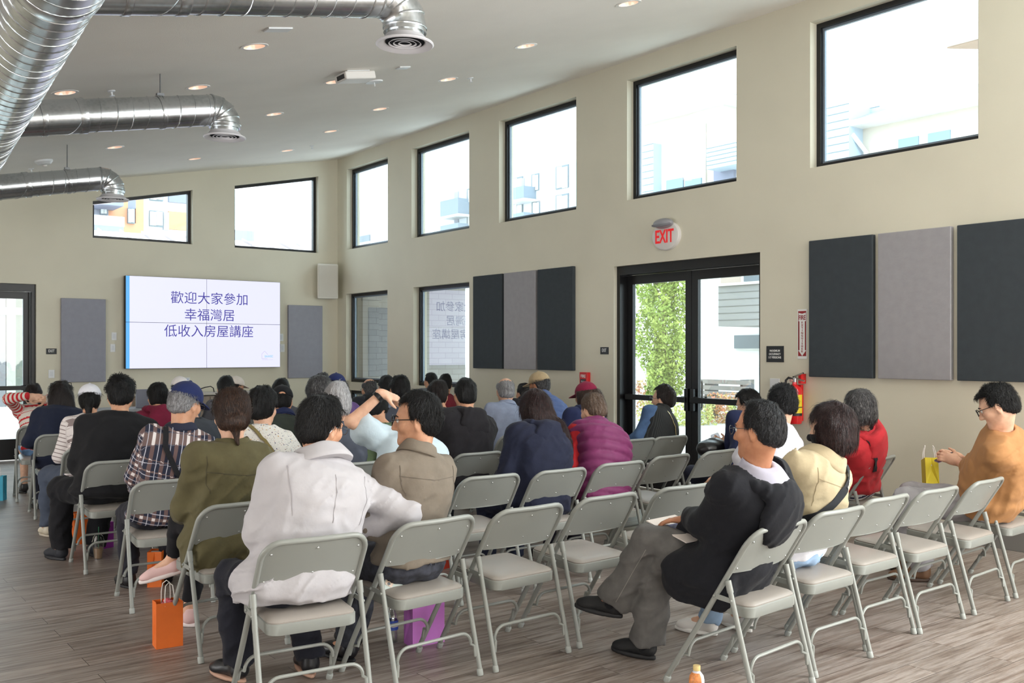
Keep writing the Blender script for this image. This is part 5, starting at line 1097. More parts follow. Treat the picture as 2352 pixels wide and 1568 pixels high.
        if G.get('puff'):
            per = G['puff']; f.off(lambda P: -.017 * (np.abs(np.sin(PI * ((P - P0) @ u0) / per)) ** .55 - .65)); amp *= .6
        fo_ = folds(amp, G.get('fr', (9, 9, 7)), sd + li * 5); f.off(lambda P: fo_(P) * np.clip((np.sqrt(((P - N) ** 2).sum(1)) - .10) / .10, .12, 1.0))
        pl = np.array([P0 - RX * .3 * wd / s - FY * .2, P0 + RX * .3 * wd / s + FY * .25, N + ax * .16, P0 - UZ * .12] + [Sh[g] + SR * g * .12 for g in (-1, 1)] + [N - SF * .22, N + SF * .22] + ([El[g] for g in (-1, 1)] + [Wr[g] for g in (-1, 1)] if lg_ != 'none' else []) + ([Hp[g] + (Kn[g] - Hp[g]) * G['drape'] for g in (-1, 1)] if G.get('drape') else []) + list(G.get('box', lambda J: [])(J)))
        attr = None
        if G.get('pat'):
            def attr(V, T_=T_, lg_=lg_):
                D, sv, l, gg = T_.parts(V); Cc = T_.C; seg = np.concatenate([[0], np.cumsum(np.linalg.norm(np.diff(Cc, axis=0), axis=1))]); i0 = np.clip(sv.astype(int), 0, len(Cc) - 2); vv = seg[i0] + (sv - i0) * (seg[i0 + 1] - seg[i0]); uu = np.where(gg < 0, l, .5 - l); best = D.copy()
                for g in (-1, 1):
                    L0 = np.linalg.norm(El[g] - Sh[g])
                    for p, e, base in ((Sh[g], El[g], 0), (El[g], Wr[g], L0)):
                        ba = e - p; tt = ((V - p) @ ba) / ba.dot(ba); tc = np.clip(tt, 0, 1); qd = V - p - tc[:, None] * ba; dd = np.sqrt((qd * qd).sum(1)) - .055 * s; n1 = norm(np.cross(ba, SF + .01)); n2 = np.cross(norm(ba), n1); an = np.arctan2(qd @ n1, qd @ n2); m = (dd < best) & (tt > -.05); uu = np.where(m, an * .055, uu); vv = np.where(m, base + tt * np.linalg.norm(ba), vv); best = np.where(m, dd, best)
                return np.stack([uu, vv, 0 * uu], 1)
        if G.get('collar') == 'hood':
            hd = Fld(); hs_ = G.get('hsz', 1.0) * s; hc = N - u0 * (.012 + G.get('hdn', 0)); prev = None; ho = off * .8
            for i in range(13):
                ph = R_(-118 + 236 * i / 12); p = hc + SR * .118 * hs_ * math.sin(ph) - SF * (.098 * math.cos(ph) + .018) * hs_ + u0 * (.018 - .03 * math.cos(ph)); r = .021 + .013 * max(0, math.cos(ph))
                if prev is not None: hd.u(cap_(prev[0], p, prev[1], r), .012)
                prev = (p, r)
            hd.u(ell_(hc - SF * (.112 * hs_ + ho) - u0 * .10 * hs_, A(.125, .04, .105) * hs_, np.stack([SR, SF, u0], 1)), .05)
            hd.cutf(ell_(hc + u0 * .075 - SF * .02, A(.105, .095, .085) * hs_, np.stack([SR, SF, u0], 1)), .012); hd.off(folds(.006, (8, 8, 12), sd + 9))
            bx = np.array([hc - SR * .2 * hs_, hc + SR * .2 * hs_, hc - SF * .26 * hs_ - u0 * .24 * hs_, hc + SF * .16, hc + u0 * .08]); sdf_obj('hood', hd, bx.min(0) - .08, bx.max(0) + .08, hT * .85, G['m'], root)
        if G.get('collar') in ('stand', 'shirt') and not G.get('noband'):
            cb = MB(); c0 = N - ax * .012; fr_ = norm(SF - ax * SF.dot(ax)); sr_ = np.cross(fr_, ax); q_ = rn + .006; wd_ = G.get('flr', .016)
            if G['collar'] == 'shirt': prof = [(q_ + .014, -.012), (q_ + .002, 0), (q_, ch * .95), (q_ + .006, ch + .004), (q_ + .012, ch * .95), (q_ + wd_ + .012, .006), (q_ + wd_ + .010, -.004), (q_ + .016, .004)]
            else: prof = [(q_ + .02, -.014), (q_ + .004, 0), (q_ + .002 + wd_ * .3, ch), (q_ + .008 + wd_ * .3, ch + .004), (q_ + .013 + wd_ * .3, ch), (q_ + wd_ + .012, .006), (q_ + wd_ + .02, -.014)]
            vs = []; n_ = 40
            for rr, zz in prof:
                for k in range(n_):
                    an = 2 * PI * k / n_; cf = math.cos(an); wob = .003 * math.sin(an * 5 + sd) ; vs.append(c0 + sr_ * rr * 1.06 * math.sin(an) + fr_ * (rr * cf + .004) + ax * ((zz * (1 - .28 * max(0, cf)) if zz > 0 else zz) + wob * (zz > .01) - .018 * max(0, cf)))
            np_ = len(prof); cb.add(vs, [(i * n_ + k, i * n_ + (k + 1) % n_, ((i + 1) % np_) * n_ + (k + 1) % n_, ((i + 1) % np_) * n_ + k) for i in range(np_) for k in range(n_)])
            co_ = cb.obj('collar', G.get('cm', G['m']), root, True); sb = co_.modifiers.new('soft', 'SUBSURF'); sb.levels = 1; sb.render_levels = 1
        ob = sdf_obj(G.get('n', 'shirt'), f, pl.min(0) - .1, pl.max(0) + .1, hT, G['m'], root, attr=attr); J['layers'].append(f)
    # ---------------- hair, cap, glasses, mask (in the head's own frame)
    if hair and hair[0] != 'none':
        hf = hair_field(hair[0], .003 if q == 'near' else .004, seed, hvol)
        if capc: hf.i(lambda P: P[:, 2] - .05 - .10 * P[:, 1] * -1 * 0, .004)
        zl = {'long': -.50, 'wavy': -.36, 'pony': -.26, 'bun': -.2, 'bob': -.2}.get(hair[0], -.17); sdf_obj('hair', hf, (-.17, -.26, zl), (.19, .17, .17), hH, HAIRM[hair[1]], root, hm4, it=1, strands=(hair[0], {'near': 5200, 'mid': 2200, 'far': 900}[q], seed, {'near': .0011, 'mid': .0015, 'far': .002}[q]))
    if capc:
        d, bb = cap_fields(capc.get('gap', False)); cm = fabric('cap_%d_%d_%d' % capc['c'], capc['c'], .85, .06); m4 = hm4 @ Matrix.Rotation(math.radians(capyaw), 4, 'Z'); co = sdf_obj('cap', d, (-.13, -.15, -.01), (.13, .15, .16), hH, cm, root, m4); sdf_obj('brim', bb, (-.12, -.02, -.06), (.12, .21, .08), hH * .55, cm, co, Matrix.Identity(4))
    if glasses:
        a = MB(); gm = M_glf if glasses == 'black' else M_glm; rr = .0022 if glasses == 'black' else .0014
        for g in (-1, 1):
            a.tube([(g * .033 + .024 * math.cos(t_), .112 - .006 * abs(math.cos(t_)) * (1 if math.cos(t_) * g > 0 else 0), .003 + .019 * math.sin(t_)) for t_ in np.linspace(0, 2 * PI, 21)[:-1]], rr, 6, closed=True)
            a.tube([(g * .057, .106, .01), (g * .074, .085, .012), (g * .079, .02, .009), (g * .081, -.012, .004), (g * .08, -.03, -.02)], rr, 6)
        a.tube([(-.009, .112, .008), (0, .115, .011), (.009, .112, .008)], rr, 6); go = a.obj('glasses', gm, root, True); go.matrix_local = hm4
        for g in (-1, 1): a = MB(); a.lathe([(0, 0), (.0235, 0)], (g * .033, .111, .003), 20, (0, 1, 0)); l_ = a.obj('lens', M_gls, go)
    if face:
        for g in (-1, 1):
            a = MB(); a.sphere((g * .031, .0785, .003), .0125, 16, 12); a.cur = 1; a.sphere((g * .031, .0865, .003), (.006, .0052, .006), 12, 8); eo = a.obj('eye', [M_eye, M_iris], root, True); eo.matrix_local = hm4
            a = MB(); a.tube([(g * .014, .0915, .0215), (g * .03, .0915, .027), (g * .05, .078, .022)], [.003, .0038, .0018], 6); eo = a.obj('eyebrow', HAIRM['black'], root, True); eo.matrix_local = hm4
    if mask:
        mf = Fld(); mf.u(lambda P: HEAD(P) - .006); mf.i(lambda P: smax(P[:, 2] + .015, .012 - P[:, 1], .01), .004); mf.i(lambda P: -.135 - P[:, 2], .004); sdf_obj('face_mask', mf, (-.11, -.02, -.16), (.11, .15, .02), hH, fabric('mask_black', (28, 28, 32), .9, .05), root, hm4)
    J['lw'] = lw
    if extra: extra(J)
    return J
def seam(J, pts, col, layer=-1, n=22, dirv=None, w=.0034): ribbon('seam', J, pts, w, mat('seam_%d_%d_%d' % col, col, .9), .0005, n, dirv, layer, .0014)
def ribbon(name, J, pts, width, mt, lift=.005, n=26, dirv=None, layer=-1, thick=.003):
    """a strap laid on the outermost garment: points are pushed on to its surface"""
    f = J['layers'][layer] if isinstance(layer, int) else layer; P = np.array(pts, float); t = np.linspace(0, len(P) - 1, n); Q = np.stack([np.interp(t, np.arange(len(P)), P[:, k]) for k in range(3)], 1); d = -J['SF'] if dirv is None else np.array(dirv, float)
    d = np.broadcast_to(d, Q.shape); Q = Q + d * .25
    for _ in range(40): Q = Q - d * np.clip(f(Q) - lift, -.03, .06)[:, None] * .8
    good = np.abs(f(Q) - lift) < .012; best = (0, 0); i0 = None
    for i_ in range(n + 1):
        if i_ < n and good[i_] and (i0 is None or np.linalg.norm(Q[i_] - Q[i_ - 1]) < .12):
            if i0 is None: i0 = i_
        elif i0 is not None:
            if i_ - i0 > best[1] - best[0]: best = (i0, i_)
            i0 = None
    Q = Q[best[0]:best[1]]
    if len(Q) < 4: return None, None, None, None
    T_ = np.gradient(Q, axis=0); T_ /= np.linalg.norm(T_, axis=1)[:, None]; e = 1e-3; Nn = np.stack([f(Q + np.eye(3)[k] * e) - f(Q - np.eye(3)[k] * e) for k in range(3)], 1); Nn /= np.linalg.norm(Nn, axis=1)[:, None] + 1e-9; B = np.cross(T_, Nn); B /= np.linalg.norm(B, axis=1)[:, None] + 1e-9
    for arr in (B, Nn):
        for _ in range(4): arr[1:-1] = (arr[:-2] + arr[1:-1] + arr[2:]) / 3
    a = MB(); loops = [[q - bb * width / 2, q + bb * width / 2, q + bb * width / 2 + nn * thick, q - bb * width / 2 + nn * thick] for q, bb, nn in zip(Q, B, Nn)]; loft(a, loops); o = a.obj(name, mt, J['root'], True); return Q, T_, B, Nn
# ================================================================== THE AUDIENCE
CHL = {}
def fab(c, **k): return fabric('cloth_%d_%d_%d' % c, c, **k)
R_ = math.radians
def simple(c, n='shirt', **k): d = dict(n=n, m=fab(c)); d.update(k); return d
# ---- front rows
def wj_extra(J):
    N, R, U = J['N'], J['SR'], J['u']; c = (168, 164, 168)
    seam(J, [N - R * .0 - U * .07, N - U * .28], c); seam(J, [N - R * .20 - U * .06, N - R * .19 - U * .16, N - R * .165 - U * .27], c); seam(J, [N + R * .175 - U * .05, N + R * .175 - U * .16, N + R * .155 - U * .27], c)
person('person in a pale grey jacket leaning over, arm on the next chair back', (1.818, 3.91, R_(-6)), (738, 978), s=1.05, q='near', yaw=-62, pitch=12, roll=8, twist=10, bow=.05, wide=1.14, belly=.02, skn='m', hair=('thick', 'black'), hs=1.08, hvol=.006, glasses='wire', face=True,
       arms=dict(r=dict(ea=at_y(932, 1178, 3.86), wa=at_y(815, 1212, 4.02), hd=(-.8, .5, -.2)), l=dict(w=(-.06, .30, .66))),
       legs=dict(l=dict(k=(-.18, .42, .50), a=(-.15, .42, .09), f=(-.35, 1, 0)), r=dict(k=(.12, .42, .5), a=(.16, .32, .09), f=(.1, 1, 0))), trouser=dict(c=(30, 31, 40), w=1.12), shoes=('dress', (24, 24, 28), (188, 150, 130)),
       top=[dict(n='jacket', m=fab((188, 185, 189), var=.03, wr=.2), o=.026, hem=.475, collar='stand', ch=.065, neck=.016, flr=.05, fold=.008, fr=(6, 6, 9), add=lambda J: [(ell_(J['P0'] - J['RX'] * .19 + J['FY'] * .02 - A(0, 0, .0), (.085, .14, .11)), .06), (ell_(J['P0'] - J['FY'] * .02 + A(0, 0, .06), (.21, .12, .13)), .05)])], extra=wj_extra, seed=1)
def ol_extra(J):
    N, R, U, F = J['N'], J['SR'], J['u'], J['FY']; c = (106, 97, 87)
    seam(J, [N - R * .17 - U * .11, N - U * .125, N + R * .17 - U * .11], c); seam(J, [N - R * .17 - U * .06, N - R * .165 - U * .14, N - R * .15 - U * .2], c); seam(J, [N + R * .17 - U * .06, N + R * .165 - U * .14, N + R * .15 - U * .2], c)
    B = J['P0'] + A(0, 0, .035); ribbon('belt', J, [B - R * .17 + F * .03, B - R * .1, B, B + R * .1, B + R * .17 + F * .03], .036, fab((24, 24, 27)), .004, 24, -F, J['tf'])
    for q in (.02, .055): ribbon('belt_loop', J, [B + R * q + A(0, 0, .03), B + R * q - A(0, 0, .03)], .010, mat('jeans_charcoal', (58, 60, 70)), .009, 6, -F, J['tf'])
person('person in an olive brown shirt and black glasses, turning to the side', (2.41, 3.959, R_(4)), (957, 962), s=1.03, q='near', yaw=50, pitch=4, roll=-4, twist=6, bow=.02, wide=1.0, skn='m', hair=('thick', 'black'), hs=1.06, hvol=.004, glasses='black', face=True,
       arms=dict(l=dict(w=(-.10, .26, .66)), r=dict(w=(.05, .30, .68))), legs=dict(l=dict(k=(-.14, .42, .5), a=(-.12, .36, .085)), r=dict(k=(.08, .44, .5), a=(.0, .5, .085))), trouser=dict(m=mat('jeans_charcoal', (58, 60, 70), .9, var=.45, vscale=28, bump=.3, bscale=500)), shoes=('dress', (24, 24, 28), (30, 30, 32)),
       top=[dict(n='shirt', m=fab((126, 116, 104)), o=.014, hem=.545, collar='shirt', ch=.055, fold=.007, fr=(6, 6, 12), low=True)], extra=ol_extra, seed=2)
def bh_extra(J):
    c = (132, 128, 124)
    for g in (-1, 1):
        sk = Fld(); a0 = J['An'][g]; up = norm(J['Kn'][g] - a0); sk.u(cap_(a0 - up * .015, a0 + up * .10, .050, .052)); sdf_obj('sock', sk, a0 - .13, a0 + .17, .009, fab((26, 26, 30)), J['root'])
    for g in (-1,): 
        k, a_ = J['Kn'][1], J['An'][1]; d = -J['RX'] * .75 - J['FY'] * .6; seam(J, [k * .9 + a_ * .1, k * .5 + a_ * .5, k * .05 + a_ * .95], c, J['tf'], 22, norm(d))
person('person in a black hooded coat with legs crossed, booklet on the knee', (3.561, 2.918, R_(5.5)), (1742, 986), s=1.03, q='near', yaw=8, pitch=4, roll=0, twist=4, bow=.025, hipfwd=.03, wide=1.12, skn='d', hair=('receding', 'salt'), hs=1.06, hvol=.002, glasses='wire', face=True,
       arms=dict(shu={-1: -.02, 1: -.02}, l=dict(wa=at_y(1590, 1192, 3.22), hd=(-.42, .9, -.10), hn=(0, 0, 1), curl=.35, pole=(-.7, -.4, -.6)), r=dict(w=(.02, .32, .66))),
       legs=dict(r=dict(ka=at_y(1492, 1240, 3.36), aa=at_y(1412, 1378, 3.55), f=(-.32, .95, .10)), l=dict(ka=(3.47, 3.34, .50), aa=(3.475, 3.43, .085), f=(-.10, 1, 0))), trouser=dict(m=mat('jeans_grey', (96, 94, 92), .9, var=.2, vscale=16, bump=.3, bscale=500), w=1.08, flare=1.5), shoes=('runner', (24, 24, 26), (32, 32, 34)),
       top=[dict(n='hood_lining', m=fab((186, 184, 200), var=.03), o=-.01, sl='none', low=False, hem=None, fold=.002, neck=.008, collar='stand', noband=True, ch=.03, add=lambda J: [(cap_(J['N'] - J['u'] * .085 - J['SF'] * .03, J['N'] + J['u'] * .006 - J['SF'] * .02, .16, .090), .02)]),
            dict(n='coat', m=fab((22, 23, 29), var=.08), o=.030, hem=.385, collar='hood', hsz=1.25, hdn=.05, neck=.085, fold=.008, fr=(6, 6, 9), drape=.34, add=lambda J: [(ell_(J['P0'] - J['RX'] * .175 + J['FY'] * .08 - A(0, 0, .07), (.045, .21, .13)), .06), (ell_(J['P0'] - J['FY'] * .02 + A(0, 0, .02), (.19, .11, .10)), .05)])], extra=bh_extra, seed=3)
def bw_extra(J):
    N, R, U = J['N'], J['SR'], J['u']; c = (162, 147, 117); seam(J, [N - R * .17 - U * .05, N - R * .165 - U * .14, N - R * .15 - U * .24], c); seam(J, [N - R * .17 - U * .10, N - U * .11, N + R * .17 - U * .10], c)
    P = J['P0']; m = fab((44, 46, 50)); pts = [P + J['RX'] * .19 + A(0, 0, .52), P + J['RX'] * .15 + A(0, 0, .42), P + J['RX'] * .02 + A(0, 0, .30), P - J['RX'] * .14 + A(0, 0, .20)]
    Q, T_, B, Nn = ribbon('bag_strap', J, pts, .045, m, .006); k = 8; x = -T_[k]; z = np.cross(x, Nn[k]); 
    me = text_mesh('lulul', .034, .085, .0004); me.materials.append(M_white); o = bpy.data.objects.new('strap_lettering', me); COL.objects.link(o); o.parent = J['root']
    nn = norm(Nn[k]); xx = norm(x - nn * x.dot(nn)); zz = np.cross(xx, -nn); o.matrix_local = frame4(xx, -nn, zz, Q[k] + nn * .008)
person('person in a beige jacket with black face mask and crossbody strap', (4.138, 2.993, R_(1.2)), (1908, 985), s=.97, q='near', yaw=14, pitch=8, twist=0, bow=.015, hipfwd=.045, wide=1.0, skn='l', hair=('bob', 'red'), hs=1.04, hvol=.004, mask=True,
       legs=dict(l=dict(k=(-.1, .38, .49), a=(-.09, .52, .085), f=(-.3, 1, 0)), r=dict(k=(.12, .38, .49), a=(.12, .44, .085))), trouser=dict(m=mat('jeans_pale', (150, 176, 206), .9, var=.12, vscale=16, bump=.3, bscale=500)), shoes=('runner', (226, 222, 218), (236, 234, 230)),
       top=[dict(n='shirt', m=fab((228, 228, 236)), o=.012, hem=.50, fold=.005, sl='none'), dict(n='jacket', m=fab((190, 175, 144)), o=.034, hem=.585, collar='stand', ch=.06, neck=.014, flr=.04, fold=.010, fr=(7, 7, 9), low=False)], extra=bw_extra, seed=4)
person('heavy person in a tan t-shirt and black glasses looking at a phone', (6.378, 3.121, R_(26)), (2290, 932), s=1.06, q='near', yaw=-4, pitch=26, bow=.06, wide=1.25, belly=.10, skn='l', hair=('spiky', 'black'), hs=1.1, hvol=.004, glasses='black', face=True,
       arms=dict(l=dict(ea=at_y(2226, 1082, 3.34), wa=at_y(2203, 1060, 3.52), hd=(-.1, .9, .35), hn=(-.9, 0, .3), curl=.9, pole=(-.5, -.6, -.7)), r=dict(ea=at_y(2250, 1078, 3.62), wa=at_y(2213, 1056, 3.66), hd=(-.35, .9, .3), hn=(.5, 0, .8), curl=.9, pole=(.5, -.6, -.7))),
       legs=dict(l=dict(k=(-.12, .52, .53), a=(-.1, .42, .085)), r=dict(k=(.14, .50, .53), a=(.16, .44, .085))), trouser=dict(c=(160, 158, 162), w=1.3), shoes=('runner', (120, 88, 64), (70, 52, 42)),
       top=[dict(n='shirt', m=fab((176, 128, 84), var=.06), o=.022, hem=.46, sl='short', fold=.008, slo=1.3)], seed=5)
# ---- aisle side
def gr_extra(J):
    N, R, U = J['N'], J['SR'], J['u']; c = (74, 69, 50)
    seam(J, [N - R * .18 - U * .14, N - U * .155, N + R * .18 - U * .14], c, w=.005); seam(J, [N - R * .18 - U * .06, N - R * .18 - U * .16, N - R * .16 - U * .25], c); seam(J, [N + R * .18 - U * .06, N + R * .18 - U * .16, N + R * .16 - U * .25], c)
person('person in an olive green jacket with brown hair in a low bun', (1.889, 4.976, R_(3.7)), (533, 953), s=1.0, q='near', yaw=-18, pitch=10, bow=.03, wide=1.04, skn='l', hair=('bun', 'brown'), hs=1.06, hvol=.012,
       legs=dict(l=dict(k=(.0, .36, .50), a=(-.02, .42, .085), f=(-.3, 1, 0)), r=dict(k=(-.08, .40, .60), aa=at_y(396, 1286, 5.48), f=(-.75, .55, -.25))), trouser=dict(c=(28, 28, 32), w=.85, len=.82), shoes=('runner', (224, 188, 186), (232, 222, 220)),
       top=[dict(n='jacket', m=fab((92, 86, 60)), o=.03, hem=.40, collar='shirt', ch=.05, neck=.012, fold=.009, fr=(7, 7, 10), drape=.22, add=lambda J: [(ell_(J['P0'] - J['RX'] * .13 - J['FY'] * .02 - A(0, 0, .04), (.09, .14, .12)), .05)])], extra=gr_extra, seed=6)
def pl_extra(J):
    P = J['N']; ribbon('bag_strap', J, [P - J['SR'] * .10 + J['u'] * .0, P - J['SR'] * .09 - J['u'] * .12, P + J['SR'] * .0 - J['u'] * .26, P + J['SR'] * .13 - J['u'] * .38], .032, fab((30, 30, 34)))
    a = MB(); a.obox((-.035, -.111, .045), (.010, 0, 0), (0, .002, 0), (0, 0, .008)); o = a.obj('cap_buckle', M_chr, J['root']); o.matrix_local = J['hm4']
person('person in a plaid shirt and navy cap with dark strap across the back', (1.914, 6.078, R_(-4.2)), (426, 926), s=1.0, q='near', yaw=-54, pitch=16, roll=6, twist=-6, bow=.04, wide=1.04, skn='m', hair=('crop', 'grey'), hs=1.06, capc=dict(c=(32, 42, 86)), glasses='wire', face=True,
       trouser=dict(c=(42, 42, 50)), top=[dict(n='shirt', m=plaid('plaid_shirt'), o=.02, hem=.43, collar='shirt', ch=.045, fold=.007, pat=True)], extra=pl_extra, seed=7)
person('broad person in black sweater and black trousers on the aisle', (1.936, 7.31, R_(-.6)), (277, 906), s=1.06, q='mid', yaw=-14, pitch=6, bow=.03, wide=1.3, belly=.04, skn='m', hair=('spiky', 'black'), hs=1.1, hvol=.007, legs=dict(l=dict(k=(-.26, .40, .52), a=(-.27, .36, .085), f=(-.3, 1, 0)), r=dict(k=(.05, .40, .5), a=(-.04, .36, .085))), trouser=dict(c=(26, 26, 30), w=1.25), shoes=('runner', (34, 36, 44), (28, 28, 34)),
       top=[dict(n='sweater', m=fab((24, 24, 27)), o=.022, hem=.43, fold=.006)], seed=8)
person('person in a white striped top and white cap with black ponytail', (2.046, 8.386, R_(-4.9)), (206, 917), s=.97, q='mid', yaw=-12, pitch=8, bow=.03, wide=.98, skn='m', hair=('pony', 'black'), capc=dict(c=(226, 226, 234)), legs=dict(l=dict(k=(-.26, .38, .5), a=(-.28, .30, .085)), r=dict()), trouser=dict(c=(74, 82, 98), w=1.2), shoes=('dress', (206, 196, 176), (190, 180, 164)),
       top=[dict(n='shirt', m=stripes('stripe_white', (224, 216, 214), (140, 126, 124), .032, .0, .22), o=.014, hem=.45, fold=.005, pat=True)], seed=9)
def nc_extra(J):
    a = MB()
    for g in (-1, 1): a.tube([(g * .033 + .027 * math.cos(t), .05, .125 + .02 * math.sin(t)) for t in np.linspace(0, 2 * PI, 17)[:-1]], .004, 5, closed=True); a.tube([(g * .06, .05, .13), (g * .085, .0, .12), (g * .095, -.04, .06)], .003, 5)
    o = a.obj('sunglasses', M_glf, J['root'], True); o.matrix_local = J['hm4']
person('person in a navy cardigan with long brown hair and glasses pushed up', (2.13, 9.862, R_(-3.8)), (140, 910), s=1.0, q='mid', yaw=-9, pitch=8, bow=.02, wide=1.08, skn='l', hair=('wavy', 'dbrown'), hs=1.08, hvol=.008, trouser=dict(c=(34, 36, 48)), top=[dict(n='cardigan', m=fab((30, 36, 56)), o=.028, hem=.33, fold=.006, drape=.3)], extra=nc_extra, seed=10)
def rs_extra(J):
    P = J['N']; ribbon('bag_strap', J, [P + J['SR'] * .03 - J['u'] * .02, P + J['SR'] * .09 - J['u'] * .12, P + J['SR'] * .15 - J['u'] * .22], .035, fab((30, 30, 34)))
person('person in a red and white striped sweater, hands folded behind the head', (2.207, 11.082, R_(-6)), (76, 908), s=1.0, q='mid', yaw=-6, pitch=2, bow=.0, wide=.95, skn='l', hair=('thick', 'dbrown'), hvol=.006,
       arms=dict(up=True, shu={-1: .03, 1: .03}, l=dict(ea=at_y(20, 915, 11.12), wa=at_y(58, 910, 10.93), hd=(.9, -.1, -.12), hn=(-.1, -1, .1), curl=.2), r=dict(ea=at_y(135, 915, 11.2), wa=at_y(103, 916, 10.96), hd=(-.9, -.05, .0), hn=(.1, -1, .1), curl=.2)), trouser=dict(m=mat('denim_shorts', (96, 128, 164), .9, var=.15, vscale=16), len=.03), shoes=('dress', (34, 32, 34), (30, 30, 32)),
       top=[dict(n='sweater', m=stripes('stripe_red', (222, 214, 204), (196, 40, 48), .055, .0, .5), o=.016, hem=.44, fold=.004, pat=True)], extra=rs_extra, seed=11)
# ---- the crowd in the middle
FARQ = dict(q='far')
CROWD = []
def crowd(lab, seat, head, top, hair, **k):
    CROWD.append((lab, seat)); kk = dict(q='far', pitch=8); kk.update(k); return person(lab, (seat[0], seat[1], R_(k.get('rz', 0)) if 'rz' in k else 0), head, top=top, hair=hair, **{a: b for a, b in kk.items() if a != 'rz'})
crowd('person in a maroon hoodie with black hair tied up', (2.62, 8.45), (362, 912), [dict(n='hoodie', m=fab((112, 26, 52)), o=.02, hem=.44, collar='hood', neck=.02)], ('tied', 'black'), q='mid', yaw=-2, hvol=.006)
crowd('person in a white cap behind the navy cap', (3.2, 9.87), (413, 893), [simple((120, 124, 134))], ('crop', 'black'), capc=dict(c=(228, 222, 222)), yaw=-16)
crowd('person in dark grey cardigan hidden behind the plaid shirt', (2.55, 7.3), (434, 926), [simple((62, 66, 74), 'cardigan')], ('thick', 'black'), yaw=-20)
crowd('person with short black hair below the screen', (3.75, 9.87), (519, 891), [simple((92, 92, 98))], ('thick', 'black'), yaw=-20, hs=1.08)
crowd('person in a pale beige cap behind the short black hair', (4.3, 11.1), (542, 888), [simple((150, 146, 140))], ('crop', 'black'), capc=dict(c=(216, 206, 196)), yaw=-75)
def fl_extra(J):
    P = J['N']; ribbon('bag_strap', J, [P - J['SR'] * .12, P - J['SR'] * .06 - J['u'] * .1, P + J['SR'] * .02 - J['u'] * .2], .022, fab((132, 118, 76)))
person('person in a floral blouse with short thick black hair', (2.58, 6.17, 0), (604, 936), s=.98, q='mid', yaw=-44, pitch=10, bow=.03, wide=1.08, skn='l', hair=('thick', 'black'), hs=1.08, hvol=.014, top=[dict(n='blouse', m=floral('floral_blouse'), o=.02, hem=.44, fold=.006)], arms=dict(r=dict(w=(.30, .30, .86), pole=(.6, -.4, -.7))), extra=fl_extra, seed=12)
crowd('person in a black cap and dark green shirt with navy collar', (3.25, 7.3), (648, 920), [dict(n='collar', m=fab((32, 40, 76)), o=.004, sl='none', low=False, collar='shirt', ch=.055, hem=.9), simple((50, 56, 50))], ('crop', 'black'), q='mid', yaw=-24, capc=dict(c=(24, 24, 28), gap=True), capyaw=0)
crowd('person with dark hair just behind the black cap', (3.78, 8.55), (646, 898), [simple((70, 70, 76))], ('thick', 'black'), yaw=-24)
crowd('person with bushy dark grey hair', (3.62, 7.3), (734, 905), [simple((90, 88, 96))], ('thick', 'dgrey'), q='mid', yaw=-26, hs=1.1, hvol=.02)
crowd('person with whiter grey hair next to the bushy dark grey hair', (3.2, 6.17), (775, 916), [simple((80, 84, 96))], ('bob', 'white'), q='mid', yaw=-30, hs=1.0)
crowd('person in a navy cap with long dark curly hair', (4.42, 8.55), (772, 890), [simple((112, 84, 140), 'jacket', o=.02), ], ('wavy', 'dbrown'), q='mid', yaw=-26, capc=dict(c=(36, 46, 96)), hs=1.1, hvol=.01)
crowd('person with fuzzy dark hair beyond the navy cap', (5.62, 11.1), (741, 880), [simple((96, 96, 100))], ('spiky', 'dgrey'), yaw=-26, hvol=.01)
crowd('balding person with grey hair and dark collar before the low window', (5.45, 9.87), (848, 894), [dict(n='shirt', m=fab((40, 42, 48)), o=.016, collar='stand', ch=.04)], ('bald', 'dgrey'), q='mid', yaw=-5, hs=1.06, glasses='wire')
crowd('person with short black hair and glasses behind another dark head', (4.95, 8.55), (887, 889), [simple((120, 130, 150), collar='shirt')], ('crop', 'black'), yaw=-5, glasses='wire')
crowd('person with neat black hair, ear showing, behind the raised arm', (4.33, 7.3), (918, 896), [simple((72, 76, 88))], ('thick', 'black'), q='mid', yaw=-12, hs=1.06)
crowd('person in a green shirt bending the head far down', (3.72, 6.17), (862, 945), [simple((104, 122, 92))], ('thick', 'black'), q='mid', yaw=-60, pitch=40, hvol=.01)
def lb_extra(J):
    w_ = J['Wr'][-1]; d = norm(J['Wr'][-1] - J['El'][-1]); a = MB(); a.lathe([(.034, -.014), (.038, -.012), (.038, .012), (.034, .014)], w_ - d * .03, 24, d); a.obj('wristwatch', M_glf, J['root'], True)
person('person in a light blue t-shirt with one hand raised to the head', (3.02, 5.05, R_(0)), (948, 945), s=1.03, q='mid', yaw=-28, pitch=12, bow=.03, wide=1.12, skn='l', hair=('thick', 'black'), arms=dict(up=True, shu={-1: .02}, shf={-1: .04}, l=dict(ea=at_y(806, 968, 5.22), wa=at_y(868, 912, 5.16), hd=(.85, .0, -.25), hn=(-.2, -.5, .8), curl=.35)),
       top=[dict(n='shirt', m=fab((196, 212, 222), var=.04), o=.02, hem=.45, sl='short', sf=.55, slo=1.4, fold=.009)], extra=lb_extra, seed=13)
crowd('person with black hair at the far lower window', (7.05, 11.1), (989, 876), [simple((100, 104, 112))], ('thick', 'black'), yaw=10)
crowd('person with dark hair and maroon top half hidden by others', (6.45, 9.87), (1023, 881), [simple((116, 36, 48))], ('thick', 'black'), yaw=-30)
crowd('person in a brown top with short dark brown hair', (4.8, 7.3), (1006, 908), [simple((62, 44, 40))], ('thick', 'dbrown'), q='mid', yaw=-40, hs=1.08, hvol=.01)
